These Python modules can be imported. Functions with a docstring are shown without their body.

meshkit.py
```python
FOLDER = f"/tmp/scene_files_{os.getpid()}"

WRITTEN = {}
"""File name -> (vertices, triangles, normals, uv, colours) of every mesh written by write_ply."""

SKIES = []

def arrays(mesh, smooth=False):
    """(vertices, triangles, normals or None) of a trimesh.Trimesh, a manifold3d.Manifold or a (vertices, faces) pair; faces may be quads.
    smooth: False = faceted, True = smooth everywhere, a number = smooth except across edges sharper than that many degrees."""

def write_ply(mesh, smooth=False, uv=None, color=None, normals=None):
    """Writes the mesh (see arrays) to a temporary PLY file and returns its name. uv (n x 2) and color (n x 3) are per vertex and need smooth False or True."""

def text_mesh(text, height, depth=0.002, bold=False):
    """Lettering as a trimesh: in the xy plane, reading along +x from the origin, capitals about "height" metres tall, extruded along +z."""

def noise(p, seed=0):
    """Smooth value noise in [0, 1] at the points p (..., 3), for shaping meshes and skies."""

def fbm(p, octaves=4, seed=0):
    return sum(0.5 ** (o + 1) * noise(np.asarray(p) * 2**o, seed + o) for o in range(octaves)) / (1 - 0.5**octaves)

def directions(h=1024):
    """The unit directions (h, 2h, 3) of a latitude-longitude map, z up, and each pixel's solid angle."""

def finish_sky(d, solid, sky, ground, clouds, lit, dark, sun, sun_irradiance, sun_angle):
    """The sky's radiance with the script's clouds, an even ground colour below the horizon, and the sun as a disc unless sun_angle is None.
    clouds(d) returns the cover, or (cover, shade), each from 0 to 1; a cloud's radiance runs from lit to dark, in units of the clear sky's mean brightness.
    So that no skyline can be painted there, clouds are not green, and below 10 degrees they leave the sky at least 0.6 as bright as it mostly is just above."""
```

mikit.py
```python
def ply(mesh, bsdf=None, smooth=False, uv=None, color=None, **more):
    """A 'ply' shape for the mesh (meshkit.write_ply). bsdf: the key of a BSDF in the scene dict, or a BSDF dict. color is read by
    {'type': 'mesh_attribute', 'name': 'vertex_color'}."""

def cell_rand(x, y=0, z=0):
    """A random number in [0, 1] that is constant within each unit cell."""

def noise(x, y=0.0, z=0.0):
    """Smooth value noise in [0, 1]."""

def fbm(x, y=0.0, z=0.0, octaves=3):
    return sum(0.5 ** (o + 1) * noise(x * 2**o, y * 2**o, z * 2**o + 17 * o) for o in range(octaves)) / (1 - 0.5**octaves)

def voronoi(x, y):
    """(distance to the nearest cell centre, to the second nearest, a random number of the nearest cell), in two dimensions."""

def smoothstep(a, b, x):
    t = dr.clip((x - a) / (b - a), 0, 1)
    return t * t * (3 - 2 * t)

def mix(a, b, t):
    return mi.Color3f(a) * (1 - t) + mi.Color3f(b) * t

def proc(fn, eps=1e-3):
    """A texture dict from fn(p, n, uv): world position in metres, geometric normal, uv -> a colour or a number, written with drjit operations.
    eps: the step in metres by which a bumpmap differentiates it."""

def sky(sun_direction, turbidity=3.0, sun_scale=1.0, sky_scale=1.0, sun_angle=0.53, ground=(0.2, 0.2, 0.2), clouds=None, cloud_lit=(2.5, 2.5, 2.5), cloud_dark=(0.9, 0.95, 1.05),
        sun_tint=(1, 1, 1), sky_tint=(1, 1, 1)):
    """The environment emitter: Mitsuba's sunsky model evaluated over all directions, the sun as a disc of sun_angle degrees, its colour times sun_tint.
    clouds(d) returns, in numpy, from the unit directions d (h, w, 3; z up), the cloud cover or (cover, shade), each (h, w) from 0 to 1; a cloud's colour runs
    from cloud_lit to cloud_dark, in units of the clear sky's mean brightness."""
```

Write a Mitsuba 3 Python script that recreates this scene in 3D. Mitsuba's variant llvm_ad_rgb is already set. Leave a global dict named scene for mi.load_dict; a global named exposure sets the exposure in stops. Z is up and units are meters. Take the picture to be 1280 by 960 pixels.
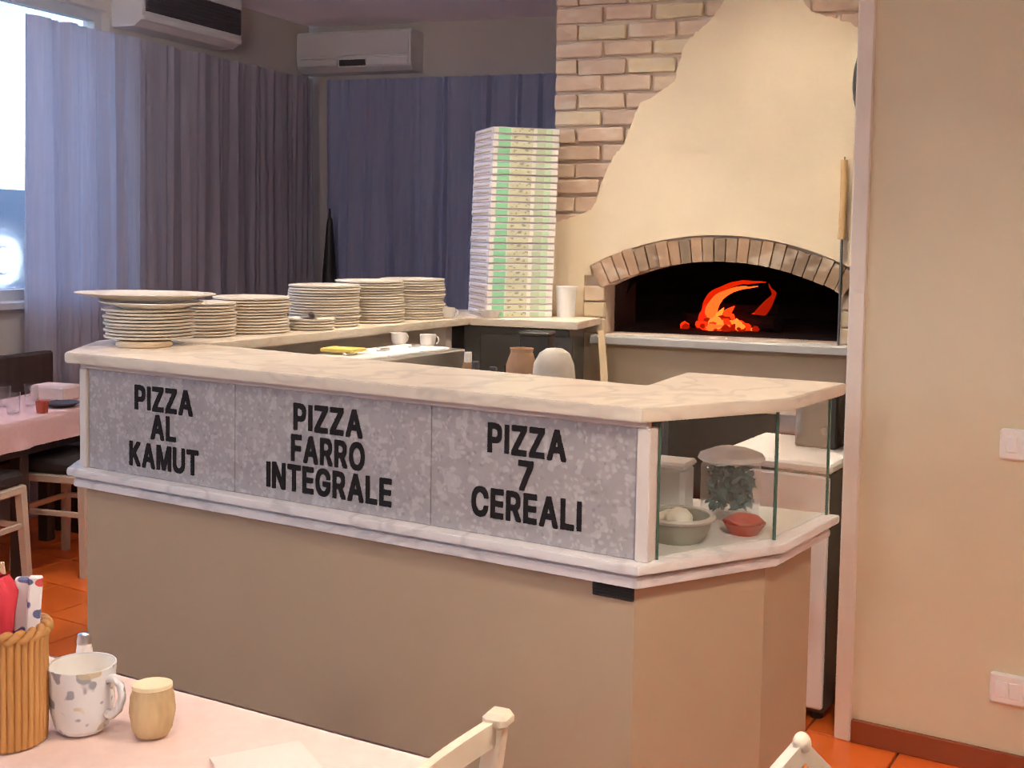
import math, random
import numpy as np, trimesh, manifold3d as m3, shapely
from shapely.geometry import Polygon, LineString
from shapely.ops import unary_union
import drjit as dr
import mitsuba as mi, mikit, meshkit
from mikit import noise, fbm, smoothstep, mix, voronoi, cell_rand

T = mi.ScalarTransform4f
random.seed(7); rng = np.random.default_rng(7)
scene, labels = {}, {}
def sbox(x0, x1, y0, y1): return shapely.box(x0, y0, x1, y1)

# ------------------------------------------------------------------ camera, sky, lamps, exposure
F_PX, PITCH, ROLL, EYE = 1500.0, 0.0614, 0.0171, 1.60
def camera_matrix():
    fw = np.array([0, math.cos(PITCH), -math.sin(PITCH)]); right = np.array([1.0, 0, 0]); up = np.cross(right, fw)
    c, s = math.cos(ROLL), math.sin(ROLL)
    up2 = c * up - s * right; right2 = c * right + s * up
    m = np.eye(4); m[:3, 0] = -right2; m[:3, 1] = up2; m[:3, 2] = fw; m[:3, 3] = [0, 0, EYE]
    return m
scene['camera'] = dict(type='perspective', fov=2 * math.degrees(math.atan(640 / F_PX)), fov_axis='x',
                       principal_point_offset_y=95.5 / 960.0, near_clip=0.05, far_clip=200.0, to_world=T(camera_matrix()))
exposure = 2.0
DAY = 4.2
scene['sky'] = mikit.sky((-0.5, -0.6, 0.7), turbidity=4.0, sun_scale=0.0, sky_scale=DAY, ground=(0.12, 0.12, 0.12), sky_tint=(0.82, 0.96, 1.12))
WARM = (1.0, 0.86, 0.66)
WARM2 = (1.0, 0.86, 0.70)
COOLISH = (1.0, 0.92, 0.84)
LAMPS = [  # kind, x, y, z, radius, radiance, colour, where
    ('downlight', 1.06, 4.74, 3.12, 0.10, 132.0, WARM, 'above the oven end of the counter', 0.082),
    ('downlight', -0.2, 4.85, 3.12, 0.10, 95.0, WARM, 'above the pizza boxes by the oven', 0.17),
    ('downlight', -0.75, 3.55, 3.12, 0.10, 40.0, WARM, 'above the middle of the counter', 0.09),
    ('pendant', -0.55, 1.10, 2.20, 0.13, 9.0, WARM2, 'above the front table'),
    ('pendant', 0.60, 1.60, 2.06, 0.13, 41.0, WARM2, 'above the passage by the plain wall'),
    ('pendant', -1.75, 2.30, 2.35, 0.13, 12.0, WARM2, 'to the left of the counter'),
    ('globe', -1.8, -1.2, 2.70, 0.15, 28.0, COOLISH, 'added as fill behind the camera on the window side'),  # added fill light for the counter front, not a known lamp
    ('globe', 1.6, -1.4, 2.70, 0.15, 19.0, COOLISH, 'added as fill behind the camera on the wall side'),  # second added fill for faces turned to the camera
    ('globe', -1.6, 4.9, 2.74, 0.13, 15.0, (0.96, 0.93, 1.0), 'added as fill above the pink table by the window'),  # added fill, lightens the ceiling and the back of the room
]

# ------------------------------------------------------------------ frames (4x4 matrices: local x, y, z -> world)
def frame(o, deg):                      # local x runs deg clockwise from +y (compass way), local y lies to its left
    a = math.radians(deg); x = np.array([math.sin(a), math.cos(a), 0]); y = np.array([-x[1], x[0], 0])
    m = np.eye(4); m[:3, 0] = x; m[:3, 1] = y; m[:3, 2] = [0, 0, 1]; m[:3, 3] = [o[0], o[1], 0]
    return m
K = frame((0.2983, 2.6959), 121.06)     # the counter: x along its front to the right, y inwards
O = frame((0.4305, 5.7162), 110.0)      # the oven front: x to the right, y into the oven
S_ROOM = 1.15
B = frame((-0.95527 * S_ROOM, 7.8 * S_ROOM), 110.0)         # back wall, y outwards
LW = frame((-2.3596 * S_ROOM, 5.5469 * S_ROOM), 23.09)      # left wall: x away from the camera, y outwards
CEIL = 3.12
W = np.eye(4)
def shift(m, x=0, y=0, z=0, rz=0.0, rx=0.0, ry=0.0):
    t = trimesh.transformations
    return m @ t.translation_matrix([x, y, z]) @ t.rotation_matrix(rz, [0, 0, 1]) @ t.rotation_matrix(ry, [0, 1, 0]) @ t.rotation_matrix(rx, [1, 0, 0])

# ------------------------------------------------------------------ materials
def srgb(r, g, b): return [float(((c / 255 + 0.055) / 1.055) ** 2.4) if c > 10 else c / 255 / 12.92 for c in (r, g, b)]
def rgb(c): return {'type': 'rgb', 'value': [float(v) for v in c]}
def mat(key, col, rough=0.6, metallic=0.0, spec=0.5, bump=None, bump_scale=0.002, **kw):
    c = mikit.proc(col) if callable(col) else rgb(col)
    d = {'type': 'principled', 'base_color': c, 'roughness': rough, 'metallic': metallic, 'specular': spec, **kw}
    if bump is not None:
        d = {'type': 'bumpmap', 'arbitrary': mikit.proc(bump), 'scale': bump_scale, 'bsdf': d}
    scene[key] = {'type': 'twosided', 'bsdf': d}
    return key
def mottled(c1, c2, sc, octaves=3):
    return lambda p, n, uv: mix(c1, c2, fbm(p.x * sc, p.y * sc, p.z * sc, octaves))
mat('m_wall_warm', mottled((0.63, 0.55, 0.395), (0.68, 0.60, 0.435), 1.3), 0.75, spec=0.25)
mat('m_wall_room', mottled((0.54, 0.49, 0.44), (0.59, 0.54, 0.49), 1.0), 0.8, spec=0.2)
mat('m_ceiling', mottled((0.84, 0.80, 0.84), (0.88, 0.84, 0.88), 1.0), 0.85, spec=0.2)
mat('m_trim', (0.74, 0.66, 0.58), 0.45)
mat('m_oven_plaster', mottled((0.70, 0.58, 0.42), (0.77, 0.66, 0.50), 2.2), 0.8, spec=0.2,
    bump=lambda p, n, uv: fbm(p.x * 9, p.y * 9, p.z * 9, 3), bump_scale=0.006)
mat('m_mortar', mottled((0.54, 0.45, 0.37), (0.61, 0.52, 0.43), 20), 0.9)
def brick_col(a, b):
    def fn(p, n, uv):
        k = fbm(p.x * 22, p.y * 22, p.z * 30, 3)
        return mix(mix(a, b, k), (0.62, 0.53, 0.44), 0.55 * smoothstep(0.56, 0.72, fbm(p.x * 9 + 4, p.y * 9, p.z * 14, 3)))
    return fn
for i, (a, b) in enumerate([((0.52, 0.37, 0.28), (0.60, 0.46, 0.36)), ((0.54, 0.41, 0.30), (0.63, 0.50, 0.38)),
                            ((0.48, 0.35, 0.27), (0.56, 0.43, 0.35)), ((0.57, 0.46, 0.31), (0.64, 0.53, 0.38))]):
    mat(f'm_brick_{i}', brick_col(a, b), 0.9, spec=0.2, bump=lambda p, n, uv: fbm(p.x * 60, p.y * 60, p.z * 60, 2), bump_scale=0.003)
for i, (a, b) in enumerate([((0.27, 0.18, 0.12), (0.38, 0.27, 0.19)), ((0.36, 0.22, 0.14), (0.46, 0.31, 0.21)),
                            ((0.20, 0.14, 0.10), (0.29, 0.21, 0.15))]):
    mat(f'm_arch_{i}', brick_col(a, b), 0.9, spec=0.2)
mat('m_soot', mottled((0.030, 0.022, 0.022), (0.060, 0.042, 0.040), 9), 0.95, spec=0.1)
mat('m_oven_stone', mottled((0.36, 0.36, 0.36), (0.48, 0.47, 0.46), 14), 0.5)
def marble(c1, c2, vein):
    def fn(p, n, uv):
        w = fbm(p.x * 2.2 + 3, p.y * 2.2, p.z * 2.2, 3)
        v = dr.abs(fbm(p.x * 5 + 2.5 * w, p.y * 5, p.z * 7, 4) - 0.5)
        k = fbm(p.x * 26, p.y * 26, p.z * 34, 3)
        return mix(mix(vein, mix(c1, c2, k), smoothstep(0.0, 0.06, v)), c1, 0.60)
    return fn
mat('m_worktop', marble((0.66, 0.58, 0.48), (0.76, 0.69, 0.58), (0.50, 0.44, 0.38)), 0.28, spec=0.5)
mat('m_ledge', marble((0.70, 0.68, 0.67), (0.82, 0.80, 0.78), (0.46, 0.45, 0.45)), 0.35, spec=0.5)
mat('m_counter_body', mottled((0.42, 0.32, 0.215), (0.46, 0.355, 0.24), 2.0), 0.7, spec=0.25)
mat('m_counter_white', (0.62, 0.57, 0.53), 0.55)
def speckle(p, n, uv):
    f, s, r = voronoi(uv.x * 70 + 1.5 * noise(uv.x * 40, uv.y * 40), uv.y * 70)
    base = mix((0.30, 0.275, 0.285), (0.37, 0.345, 0.35), fbm(uv.x * 26, uv.y * 26, 1.0, 3))
    base = mix(base, (0.45, 0.425, 0.425), 0.8 * smoothstep(0.55, 0.85, r) * smoothstep(0.55, 0.15, f))
    base = mix(base, (0.26, 0.235, 0.245), 0.7 * smoothstep(0.25, 0.05, r) * smoothstep(0.5, 0.2, f))
    return mix(base, (0.46, 0.44, 0.44), 0.6 * smoothstep(0.60, 0.72, fbm(uv.x * 55, uv.y * 55, 5.0, 2)))
mat('m_sign', speckle, 0.5)
mat('m_letter', (0.014, 0.012, 0.013), 0.75, spec=0.15)
mat('m_black', (0.018, 0.016, 0.015), 0.5)
mat('m_white', (0.78, 0.76, 0.73), 0.4)
mat('m_white_plastic', (0.78, 0.76, 0.75), 0.4)
mat('m_ac_white', (0.66, 0.64, 0.62), 0.45)
mat('m_ac_dark', (0.055, 0.05, 0.055), 0.5)
mat('m_steel', (0.62, 0.62, 0.62), 0.28, metallic=1.0)
mat('m_steel_dark', (0.16, 0.155, 0.15), 0.35, metallic=0.9)
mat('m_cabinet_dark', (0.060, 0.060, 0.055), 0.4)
mat('m_glass_edge', (0.06, 0.12, 0.09), 0.15)
mat('m_plate', mottled((0.68, 0.61, 0.51), (0.74, 0.67, 0.57), 8), 0.25)
mat('m_platter', (0.78, 0.72, 0.62), 0.25)
mat('m_window_frame', (0.55, 0.54, 0.54), 0.5)
def wood(c1, c2, sx=3.0, sz=40.0):
    return lambda p, n, uv: mix(c1, c2, fbm(p.x * sz, p.y * sz, p.z * sx, 3))
mat('m_wood_light', wood((0.40, 0.24, 0.10), (0.55, 0.36, 0.18)), 0.5)
mat('m_wood_pale', wood((0.56, 0.43, 0.28), (0.66, 0.52, 0.36)), 0.55)
mat('m_wood_dark', wood((0.035, 0.022, 0.018), (0.065, 0.040, 0.032)), 0.45)
mat('m_cream_wood', wood((0.62, 0.52, 0.40), (0.70, 0.60, 0.47)), 0.4)
mat('m_cloth_pink', mottled((0.68, 0.51, 0.46), (0.73, 0.56, 0.51), 60), 0.9, spec=0.1, sheen=0.3)
mat('m_cloth_rose', mottled((0.66, 0.42, 0.40), (0.72, 0.48, 0.45), 60), 0.9, spec=0.1)
mat('m_seat_dark', (0.030, 0.022, 0.022), 0.8)
def tile_col(a, b): return lambda p, n, uv: mix(a, b, fbm(p.x * 5, p.y * 5, 2.0, 4))
for i, (a, b) in enumerate([((0.70, 0.135, 0.022), (0.80, 0.18, 0.032)), ((0.66, 0.125, 0.02), (0.78, 0.165, 0.03)), ((0.74, 0.145, 0.025), (0.84, 0.19, 0.035))]):
    mat(f'm_tile_{i}', tile_col(a, b), 0.28)
mat('m_grout', (0.20, 0.07, 0.03), 0.8)
mat('m_skirting', tile_col((0.20, 0.045, 0.015), (0.27, 0.06, 0.02)), 0.4)
def box_print(p, n, uv):                # flat print on the edge of a pizza box: uv.x runs along the edge (2 = plain faces)
    x = uv.x
    st = lambda a, b: smoothstep(a - 0.008, a + 0.008, x) * (1 - smoothstep(b - 0.008, b + 0.008, x))
    c = mix((0.80, 0.80, 0.74), (0.26, 0.60, 0.38), st(0.07, 0.26))
    c = mix(c, (0.60, 0.62, 0.44), st(0.27, 0.60)); c = mix(c, (0.48, 0.58, 0.42), st(0.66, 0.80)); c = mix(c, (0.55, 0.72, 0.52), st(0.80, 0.90))
    c = mix(c, (0.16, 0.17, 0.13), 0.75 * st(0.285, 0.60) * smoothstep(0.62, 0.66, noise(x * 28, uv.y * 3.1, 0.5)) * smoothstep(0.2, 0.3, uv.y - dr.floor(uv.y)))
    return mix(c, (0.62, 0.58, 0.60), smoothstep(1.4, 1.6, x))
mat('m_box_print', box_print, 0.6)
mat('m_kraft', (0.40, 0.31, 0.23), 0.8)
def cup_print(p, n, uv):
    k = smoothstep(0.60, 0.66, fbm(p.x * 42 + 9, p.y * 42, p.z * 42, 2))
    c = mix((0.66, 0.66, 0.68), (0.28, 0.29, 0.33), k)
    k2 = smoothstep(0.62, 0.67, fbm(p.x * 36 + 3, p.y * 36 + 5, p.z * 36, 2))
    return mix(c, (0.50, 0.42, 0.28), k2 * 0.8)
mat('m_cup_print', cup_print, 0.2)
mat('m_paper', (0.72, 0.60, 0.55), 0.9)
mat('m_red', (0.55, 0.025, 0.03), 0.6)
mat('m_red_paper', mottled((0.58, 0.03, 0.05), (0.66, 0.06, 0.09), 30), 0.8)
def packet(p, n, uv):
    k = noise(p.x * 60, p.y * 60, p.z * 55)
    c = mix((0.72, 0.70, 0.72), (0.10, 0.12, 0.26), smoothstep(0.60, 0.66, k))
    return mix(c, (0.60, 0.08, 0.08), smoothstep(0.66, 0.72, noise(p.x * 50 + 5, p.y * 50, p.z * 60)))
mat('m_packet', packet, 0.6)
mat('m_cane', wood((0.36, 0.16, 0.045), (0.54, 0.28, 0.09), 6, 90), 0.5)
mat('m_cork', wood((0.30, 0.18, 0.075), (0.66, 0.50, 0.29), 10, 55), 0.7)
mat('m_cork_top', (0.70, 0.60, 0.40), 0.7)
mat('m_leaf', mottled((0.05, 0.11, 0.115), (0.11, 0.19, 0.185), 40), 0.6)
mat('m_bowl', (0.30, 0.32, 0.26), 0.35)
mat('m_bowl_rim', (0.50, 0.50, 0.45), 0.3)
mat('m_cheese', (0.76, 0.74, 0.62), 0.6)
mat('m_tomato', mottled((0.38, 0.06, 0.035), (0.46, 0.09, 0.05), 30), 0.4)
mat('m_container', (0.62, 0.64, 0.60), 0.35)
mat('m_terracotta', mottled((0.26, 0.15, 0.09), (0.34, 0.21, 0.13), 25), 0.7)
mat('m_cloth_grey', mottled((0.42, 0.38, 0.33), (0.50, 0.46, 0.40), 30), 0.9)
mat('m_yellow', (0.66, 0.52, 0.12), 0.6)
mat('m_outdoor_wall', mottled((0.20, 0.22, 0.26), (0.26, 0.28, 0.32), 1.2), 0.9)
mat('m_outdoor_ground', mottled((0.10, 0.10, 0.10), (0.15, 0.15, 0.15), 2.0), 0.9)
mat('m_charcoal', mottled((0.010, 0.008, 0.008), (0.03, 0.02, 0.018), 50), 0.95, spec=0.1)
scene['m_pane'] = {'type': 'thindielectric', 'int_ior': 1.5, 'ext_ior': 1.0}
scene['m_tumbler'] = {'type': 'thindielectric', 'int_ior': 1.45, 'ext_ior': 1.0}
def cloth_thin(key, c, trans):
    scene[key] = {'type': 'principledthin', 'base_color': mikit.proc(c), 'roughness': 0.9, 'diff_trans': trans, 'spec_trans': 0.0, 'eta': 1.2}
cloth_thin('m_curtain', lambda p, n, uv: mix((0.49, 0.47, 0.54), (0.55, 0.53, 0.60), fbm(p.x * 90, p.y * 90, p.z * 3, 2)), 1.0)
cloth_thin('m_curtain_blue', lambda p, n, uv: mix((0.40, 0.44, 0.62), (0.44, 0.48, 0.66), fbm(p.x * 90, p.y * 90, p.z * 3, 2)), 0.7)

# ------------------------------------------------------------------ mesh helpers
def tf(mesh, m):
    mesh = mesh.copy(); mesh.apply_transform(m); return mesh
def cat(*ms): return trimesh.util.concatenate(list(ms))
def man(m):
    q = m.to_mesh(); return trimesh.Trimesh(q.vert_properties[:, :3], q.tri_verts, process=False)
def bx(x0, x1, y0, y1, z0, z1, ch=0.004):
    """A chamfered box."""
    a, b = np.array([x0, y0, z0], float), np.array([x1, y1, z1], float)
    ch = min(ch, 0.45 * float((b - a).min()))
    if ch <= 0: return tf(trimesh.creation.box(b - a), trimesh.transformations.translation_matrix((a + b) / 2))
    pts = []
    for k in range(3):
        lo, hi = a + ch, b - ch; lo[k], hi[k] = a[k], b[k]
        pts += [[x, y, z] for x in (lo[0], hi[0]) for y in (lo[1], hi[1]) for z in (lo[2], hi[2])]
    return man(m3.Manifold.hull_points(np.array(pts)))
def prism(poly, z0, z1):
    out = []
    for g in getattr(poly, 'geoms', [poly]):
        if g.geom_type != 'Polygon' or g.area < 1e-7: continue
        g = shapely.set_precision(g, 1e-5)
        for h in getattr(g, 'geoms', [g]):
            rings = [np.array(q.coords)[:-1] for q in (h.exterior, *h.interiors)]
            out.append(man(m3.Manifold.extrude(m3.CrossSection(rings, m3.FillRule.EvenOdd), z1 - z0)))
    return tf(cat(*out), trimesh.transformations.translation_matrix([0, 0, z0]))
RX = np.array([[1, 0, 0, 0], [0, 0, -1, 0], [0, 1, 0, 0], [0, 0, 0, 1.0]])      # drawing plane (x, z), extruded towards -y
def upright(poly, y_front, depth):
    m = tf(prism(poly, 0, depth), RX)
    m.apply_translation([0, y_front + depth, 0]); return m
def slab_round(poly, z0, z1, r=0.012, n=4):
    """A plate with a rounded edge: stacked insets of its outline."""
    ms, zs = [], []
    ring = []
    for k in range(n + 1):
        a = math.pi / 2 * k / n
        ring.append((r - r * math.sin(a), r - r * math.cos(a)))          # (inset, height from the bottom)
    lv = [(i, z0 + h) for i, h in ring] + [(i, z1 - h) for i, h in reversed(ring)]
    for (i0, h0), (i1, h1) in zip(lv[:-1], lv[1:]):
        if h1 - h0 < 1e-6: continue
        ms.append(prism(poly.buffer(-max(min(i0, i1), 1e-6), join_style=2), h0, h1))
    return cat(*ms)
def lathe(profile, n=40):
    return trimesh.creation.revolve(np.array(profile, float), sections=n)
def tube(pts, r, n=10, caps=True):
    pts = np.array(pts, float); r = np.broadcast_to(r, len(pts))
    V, Fc = [], []
    t = np.gradient(pts, axis=0); t /= np.linalg.norm(t, axis=1)[:, None]
    ref = np.eye(3)[int(np.argmin((t ** 2).max(axis=0)))]
    for p, d, q in zip(pts, t, r):
        x = np.cross(ref, d); x /= np.linalg.norm(x); y = np.cross(d, x)
        for k in range(n):
            a = 2 * math.pi * k / n; V.append(p + q * (math.cos(a) * x + math.sin(a) * y))
    for i in range(len(pts) - 1):
        for k in range(n):
            a, b, c, d = i * n + k, i * n + (k + 1) % n, (i + 1) * n + (k + 1) % n, (i + 1) * n + k
            Fc += [[a, b, c], [a, c, d]]
    if caps:
        V += [pts[0], pts[-1]]; c0, c1 = len(V) - 2, len(V) - 1; e = (len(pts) - 1) * n
        for k in range(n):
            Fc += [[c0, (k + 1) % n, k], [c1, e + k, e + (k + 1) % n]]
    return trimesh.Trimesh(np.array(V), np.array(Fc), process=False)
def taper(p0, p1, a0, a1, ref=(1, 0, 0)):
    """A square bar from p0 to p1, a0 and a1 (width, depth) thick at its ends."""
    p0, p1 = np.array(p0, float), np.array(p1, float); d = p1 - p0; d /= np.linalg.norm(d)
    y = np.cross(d, np.array(ref, float)); y /= np.linalg.norm(y); x = np.cross(y, d)
    pts = [p + sx * x * a[0] / 2 + sy * y * a[1] / 2 for p, a in ((p0, a0), (p1, a1)) for sx in (-1, 1) for sy in (-1, 1)]
    return man(m3.Manifold.hull_points(np.array(pts)))
def numbered(key):
    if key not in used: used.add(key); return key
    i = 1
    while f'{key}_{i:03d}' in used: i += 1
    used.add(f'{key}_{i:03d}'); return f'{key}_{i:03d}'
used = set()
def thing(name, label, category, group=None):
    key = numbered(name); labels[key] = {'label': label, 'category': category}
    if group: labels[key]['group'] = group
    return key
def part(holder, name, mesh, m, bsdf, smooth=30, label=None, kind=None, **kw):
    key = numbered(f'{holder}__{name}')
    scene[key] = mikit.ply(tf(mesh, m), bsdf, smooth=smooth, **kw)
    if label or kind: labels[key] = {**({'label': label} if label else {}), **({'kind': kind} if kind else {})}
    return key
def single(name, label, category, mesh, m, bsdf, smooth=30, group=None, **kw):
    key = thing(name, label, category, group)
    scene[key] = mikit.ply(tf(mesh, m), bsdf, smooth=smooth, **kw)
    return key
def struct(name, label, mesh, m, bsdf, smooth=30):
    key = numbered(name); scene[key] = mikit.ply(tf(mesh, m), bsdf, smooth=smooth)
    labels[key] = {'label': label, 'category': name.split('_')[0], 'kind': 'structure'}
    return key
def put(key, ply, m, **kw):
    scene[key] = {**ply, 'to_world': T(np.asarray(m, float)), **kw}; return key

# ------------------------------------------------------------------ the room
def at(m, x, y, z=0.0): return (m @ np.array([x, y, z, 1.0]))[:3]
room_out = Polygon([at(LW, -11.4, 0.1)[:2], at(LW, 3.12, 0.1)[:2], at(B, 7.4, 0.15)[:2], (5.4, -3.9)]).convex_hull
struct('ceiling', 'pale plaster ceiling above the dining room', prism(room_out, CEIL, CEIL + 0.15), W, 'm_ceiling')
fl = struct('floor', 'glossy terracotta tiled floor', prism(room_out, -0.2, -0.011), W, 'm_grout')
tile = [mikit.ply(bx(0.004, 0.296, 0.004, 0.296, -0.012, 0.0, 0.002), f'm_tile_{i}', smooth=False) for i in range(3)]
for (i0, i1, j0, j1) in ((-15, -7, -3, 9), (-1, 7, -3, 5)):
    for i in range(i0, i1):
        for j in range(j0, j1):
            put(numbered(f'{fl}__tile'), tile[rng.integers(3)], shift(K, i * 0.3, j * 0.3 + 0.12))
# back wall, left wall with its window opening, plain wall on the right, walls that close the room outside the frame
struct('wall_back', 'dim beige back wall above the blue curtains', bx(-0.53, 7.5, 0, 0.2, 0, CEIL, 0), B, 'm_wall_room')
lw = Polygon([(-11.4, 0), (2.95, 0), (2.95, CEIL), (-11.4, CEIL)]).difference(unary_union([sbox(-2.1, 0.82, 1.19, 2.86), sbox(-8.6, -2.9, 1.19, 2.86)]))
struct('wall_left', 'beige wall with the window and the long curtains', upright(lw, 0, 0.2), LW, 'm_wall_room', smooth=False)
struct('wall_right', 'plain cream wall to the right of the counter', bx(0.106, 7.0, 1.32, 1.44, 0, CEIL, 0.003), K, 'm_wall_warm')
struct('wall_front', 'beige wall behind the camera', bx(-8, 5.5, -4.1, -3.9, 0, CEIL, 0), W, 'm_wall_room')
struct('wall_side', 'beige side wall outside the picture', bx(5.3, 5.5, -3.9, 8, 0, CEIL, 0), W, 'm_wall_room')
struct('trim_1', 'pale corner strip on the edge of the cream wall', bx(0.098, 0.150, 1.306, 1.33, 0, CEIL, 0.004), K, 'm_trim')
struct('baseboard_right', 'dark terracotta skirting along the cream wall', bx(0.152, 7.0, 1.305, 1.32, 0, 0.075, 0.003), K, 'm_skirting')
# window in the left wall
wn = numbered('window_1'); labels[wn] = {'label': 'tall window in the left wall behind the curtain edge', 'category': 'window', 'kind': 'structure'}
fr = sbox(-2.1, 0.82, 1.19, 2.86).difference(unary_union([sbox(-2.04, -0.60, 1.25, 2.80), sbox(-0.54, 0.76, 1.25, 2.80)]))
part(wn, 'frame', upright(fr, 0.06, 0.06), LW, 'm_window_frame', smooth=False)
for x0, x1 in ((-2.04, -0.60), (-0.54, 0.76)):
    part(wn, 'pane', bx(x0, x1, 0.085, 0.0852, 1.25, 2.80, 0), LW, 'm_pane', smooth=False)
part(wn, 'sill', bx(-2.15, 0.87, -0.06, 0.2, 1.15, 1.19, 0.004), LW, 'm_window_frame')

wn = numbered('window_2'); labels[wn] = {'label': 'wide window in the left wall outside the picture', 'category': 'window', 'kind': 'structure'}
fr2 = sbox(-8.6, -2.9, 1.19, 2.86).difference(unary_union([sbox(-8.54 + 1.41 * i, -8.54 + 1.41 * i + 1.35, 1.25, 2.80) for i in range(4)]))
part(wn, 'frame', upright(fr2, 0.06, 0.06), LW, 'm_window_frame', smooth=False)
for i in range(4): part(wn, 'pane', bx(-8.54 + 1.41 * i, -8.54 + 1.41 * i + 1.35, 0.085, 0.0852, 1.25, 2.80, 0), LW, 'm_pane', smooth=False)
# outdoors, seen through the window
single('yard_ground', 'grey paved yard outside the window', 'ground', bx(-18, 30, 0.25, 30, -0.2, 0.0, 0), LW, 'm_outdoor_ground'); labels['yard_ground']['kind'] = 'structure'
single('garden_wall', 'low blue-grey garden wall out in the yard beyond the window', 'wall', bx(-16, 26, 6.0, 6.25, 0, 2.02, 0.01), LW, 'm_outdoor_wall'); labels['garden_wall']['kind'] = 'structure'
k = thing('bulkhead_lamp', 'small white round lamp shining on the garden wall outside the window', 'lamp')
part(k, 'base', tf(lathe([(0, 0), (0.15, 0), (0.15, 0.03), (0, 0.03)], 32), trimesh.transformations.rotation_matrix(math.pi / 2, [1, 0, 0])), shift(LW, 5.77, 6.0, 1.19), 'm_ac_dark')
dome = trimesh.creation.icosphere(3, 0.12); dome.vertices[:, 1] *= 0.6
key = part(k, 'globe', dome, shift(LW, 5.77, 5.93, 1.19), 'm_white')
scene[key]['emitter'] = {'type': 'area', 'radiance': rgb((60, 66, 72))}

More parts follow.
